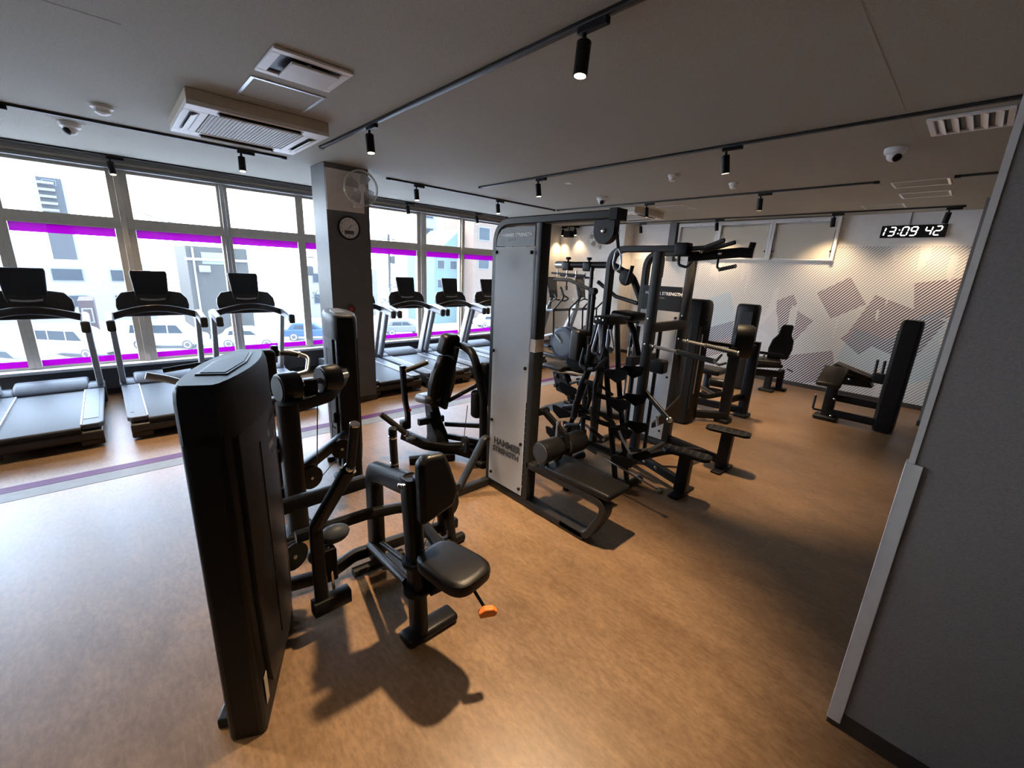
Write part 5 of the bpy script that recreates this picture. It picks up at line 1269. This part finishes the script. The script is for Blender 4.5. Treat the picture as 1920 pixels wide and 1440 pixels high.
MB().prism(bk, (-2.25, 8.74, .60), eS, eU, eU.cross(eS)*-.085).build('backrest', M_PAD, t, bevel=.025, seg=4)
pad(t, (-2.32, 8.52, .57), (.40, .42, .09), .035, rz=.3, nm='seat')
MB().beam([(-2.66, 8.40, .34), (-2.12, 8.70, .34)], .10, .12).build('main_beam', M_BLACK, t)
MB().beam([(-2.64, 8.40, .44), (-2.10, 8.62, .50)], .06, .06).build('seat_frame', M_BLACK, t)
MB().beam([(-2.28, 8.62, .02), (-2.28, 8.64, .34)], .09, .11, up=(1, 0, 0)).build('post', M_BLACK, t)
MB().beam([(-2.16, 8.90, .02), (-2.16, 8.86, .40)], .08, .10, up=(1, 0, 0)).build('post', M_BLACK, t)
for x_, y_ in ((-2.28, 8.62), (-2.16, 8.92)): MB().rbox((x_, y_, .025), (.24, .16, .05), .02).build('post_foot', M_DARK, t)
MB().tube([(-2.52, 8.38, .72), (-2.48, 8.34, .60), (-2.36, 8.36, .60), (-2.36, 8.40, .70)], .017, 8, .05).build('side_handle', M_GRIP, t)
MB().beam([(-2.62, 8.38, .72), (-2.12, 8.62, .69)], .05, .05).build('side_rail', M_BLACK, t)
MB().tube([(-2.06, 8.78, .44), (-1.98, 8.84, .40)], .010, 8).build('adjuster', M_BLACK, t)

# ------------------------------------------------------------------ H: kneeling leg curl beside the right wall
t = thing('leg_curl_machine', 'low prone leg curl bench with slim black tower at the right of the mural', 'gym machine', (-.9, 7.7, 0))
MB().loft([[Vector((-.505+a*k, 7.64+b*k, h)) for a, b in ((-.11, -.06), (-.08, -.11), (.08, -.11), (.11, -.06), (.11, .20), (.08, .26), (-.08, .26), (-.11, .20))] for h, k in ((.02, .96), (.05, 1), (1.47, 1), (1.52, .96), (1.545, .82))]).build('tower_shroud', M_DARK, t)
MB().mm((-.58, 7.56, 1.544), (-.46, 7.72, 1.550)).build('top_tray', M_SHROUD, t, bevel=.004)
MB().beam([(-.612, 7.60, .10), (-.612, 7.60, 1.40)], .02, .03).build('shroud_seam', M_SHROUD, t)
R1 = Matrix.Rotation(math.radians(14), 3, 'X')@Matrix.Rotation(math.radians(0), 3, 'Y')
pad(t, (-1.19, 7.55, .655), (.30, .44, .075), .03, R=Matrix.Rotation(math.radians(30), 3, 'X'), nm='torso_pad')
pad(t, (-1.0, 7.90, .72), (.52, .30, .075), .03, R=Matrix.Rotation(math.radians(16), 3, 'Y'), nm='thigh_pad')
MB().prism([(-.18, 0), (.20, -.02), (.28, -.14), (-.10, -.16)], (-1.02, 7.80, .68), (1, 0, 0), (0, 0, 1), (0, .22, 0)).build('pad_bracket', M_BLACK, t, bevel=.02)
MB().beam([(-1.16, 7.62, .04), (-1.16, 7.62, .60)], .12, .14, up=(1, 0, 0), r=.02).build('front_post', M_BLACK, t)
MB().rbox((-1.16, 7.60, .035), (.30, .24, .07), .03).build('front_foot', M_DARK, t)
for z_, y_ in ((.12, 7.58), (.33, 7.72)): MB().beam([(-1.14, y_, z_), (-.60, y_, z_)], .08, .10, r=.012).build('side_beam', M_BLACK, t)
MB().beam([(-.78, 7.86, .66), (-.56, 7.84, .66)], .05, .05).build('roller_arm', M_BLACK, t)
MB().rbox((-.70, 7.82, .70), (.16, .14, .14), .02).build('cam_block', M_DARK, t)
for x_ in (-.76, -.68):
    grip(t, (x_, 7.78, .78), (x_-.004, 7.78, .95), .017)
grip(t, (-1.33, 7.54, .14), (-1.33, 7.54, .34), .017)
for c_ in ((-1.10, 7.545, .34), (-1.09, 7.545, .08), (-1.02, 7.80, .62)): MB().ball(c_, .022).build('knob', M_CHROME, t)
MB().beam([(-1.33, 7.54, .13), (-1.18, 7.58, .12)], .03, .03).build('grip_bracket', M_BLACK, t)

# ------------------------------------------------------------------ I: fly machine with overhead arms
t = thing('pec_fly_machine', 'black fly machine with overhead beam and hanging arms right of the frosted tower', 'gym machine', (-3.7, 4.9, 0))
yI = 5.0
MB().sweep(fillet([(-4.28, yI, 2.055), (-3.42, yI, 2.07), (-3.10, yI, 1.93), (-2.92, yI+.02, 1.60), (-2.90, yI+.04, .04)], .22, 7), circ(.045, 14)).build('overhead_beam', M_BLACK, t)
MB().cyl((-4.42, yI, 2.053), (-4.27, yI, 2.055), .052, 16, .006).build('beam_end', M_STEEL, t)
for x_ in (-4.20, -3.82):
    k_ = MB().cyl((x_, yI, 2.08), (x_, yI, 2.135), .014, 10).build('knob_stem', M_BLACK, t)
    MB().cyl((x_, yI, 2.13), (x_, yI, 2.165), .038, 14, .006).build('knob', M_DARK, k_)
    MB().rbox((x_, yI, 2.04), (.14, .12, .13), .02).build('range_block', M_BLACK, t)
MB().lathe((-3.14, yI-.07, 1.92), (0, -1, 0), [(.10, 0), (.105, .02), (.085, .05), (.03, .06), (0, .061)], 24).build('pivot_dome', M_DARK, t)
for dy, dz in ((-.10, 1.93), (.10, 1.90)):
    MB().beam([(-4.42, yI+dy, dz), (-3.80, yI+dy, dz-.015)], .025, .03).build('range_arm', M_BLACK, t)
    for x_ in (-4.30, -4.12, -3.95): MB().cyl((x_, yI+dy, dz-.04), (x_, yI+dy, dz+.05), .012, 8).build('range_pin', M_STEEL, t)
MB().beam([(-4.35, yI-.12, 1.84), (-4.05, yI-.12, 1.845), (-3.62, yI-.12, 1.72)], .03, .05).build('lever_link', M_BLACK, t)
MB().cyl((-4.10, yI-.12, 1.72), (-4.10, yI-.12, 1.84), .012, 8).build('pull_pin', M_BLACK, t)
MB().cyl((-4.10, yI-.12, 1.70), (-4.10, yI-.12, 1.76), .02, 10).build('pull_knob', M_GRIP, t)
MB().lathe((-3.60, yI-.18, 1.715), (0, 1, 0), [(.045, 0), (.048, .01), (.048, .09), (.03, .10)], 18).build('elbow_joint', M_DARK, t)
MB().beam([(-3.72, yI-.05, 2.03), (-3.70, yI-.06, 1.05)], .05, .05, r=.02).build('swing_arm', MF, t)
MB().tube([(-3.60, yI-.12, 1.70), (-3.60, yI-.12, .98)], .032, 12).build('swing_arm', M_BLACK, t)
MB().beam([(-3.68, yI+.06, 1.84), (-3.36, yI+.06, 1.66), (-3.0, yI+.03, 1.60)], .04, .05).build('far_link', M_BLACK, t)
MB().tube([(-3.70, yI-.06, 1.10), (-3.78, yI-.14, 1.04), (-3.78, yI-.14, .98)], .012, 8, .03).build('grip_hook', M_STEEL, t)
grip(t, (-3.78, yI-.14, .98), (-3.78, yI-.14, .80), .019)
pad(t, (-3.70, 4.78, .85), (.19, .24, .66), .05, nm='back_pad')
pad(t, (-3.90, 4.60, .63), (.38, .30, .075), .03, nm='seat')
MB().beam([(-3.56, 4.80, .55), (-3.56, 4.80, 1.10)], .06, .07, up=(1, 0, 0)).build('pad_post', M_BLACK, t)
MB().prism([(-.16, .30), (.06, .34), (.16, .18), (.10, 0), (-.06, .02)], (-3.82, 4.56, .26), (1, 0, 0), (0, 0, 1), (0, .10, 0)).build('seat_link', M_DARK, t, bevel=.015)
for z_ in (.36, .50):
    for x_ in (-3.88, -3.72): MB().lathe((x_, 4.555, z_), (0, -1, 0), [(.03, 0), (.03, .02), (.01, .026)], 14).build('link_pivot', M_DARK, t)
MB().tube([(-3.84, 4.52, .58), (-3.62, 4.56, .60), (-3.40, 4.66, .58)], .018, 8, .06).build('seat_lever', M_STEEL, t)
MB().beam([(-3.70, 4.66, .30), (-3.66, 4.74, .04)], .09, .10).build('seat_column', M_BLACK, t)
MB().beam([(-3.80, 4.66, .04), (-2.90, 5.02, .04)], .10, .07).build('floor_beam', M_BLACK, t)
MB().tube([(-3.62, 4.46, .20), (-3.30, 4.52, .14)], .024, 10).build('foot_bar', M_DARK, t)
tag(MB().mm((-4.05, 4.45, .001), (-3.45, 5.05, .006)).build('floor_mat', mat('dark rubber mat', (.05, .05, .052), .6), bevel=.002), 'thin dark mat on the floor below the fly machine seat', 'mat')
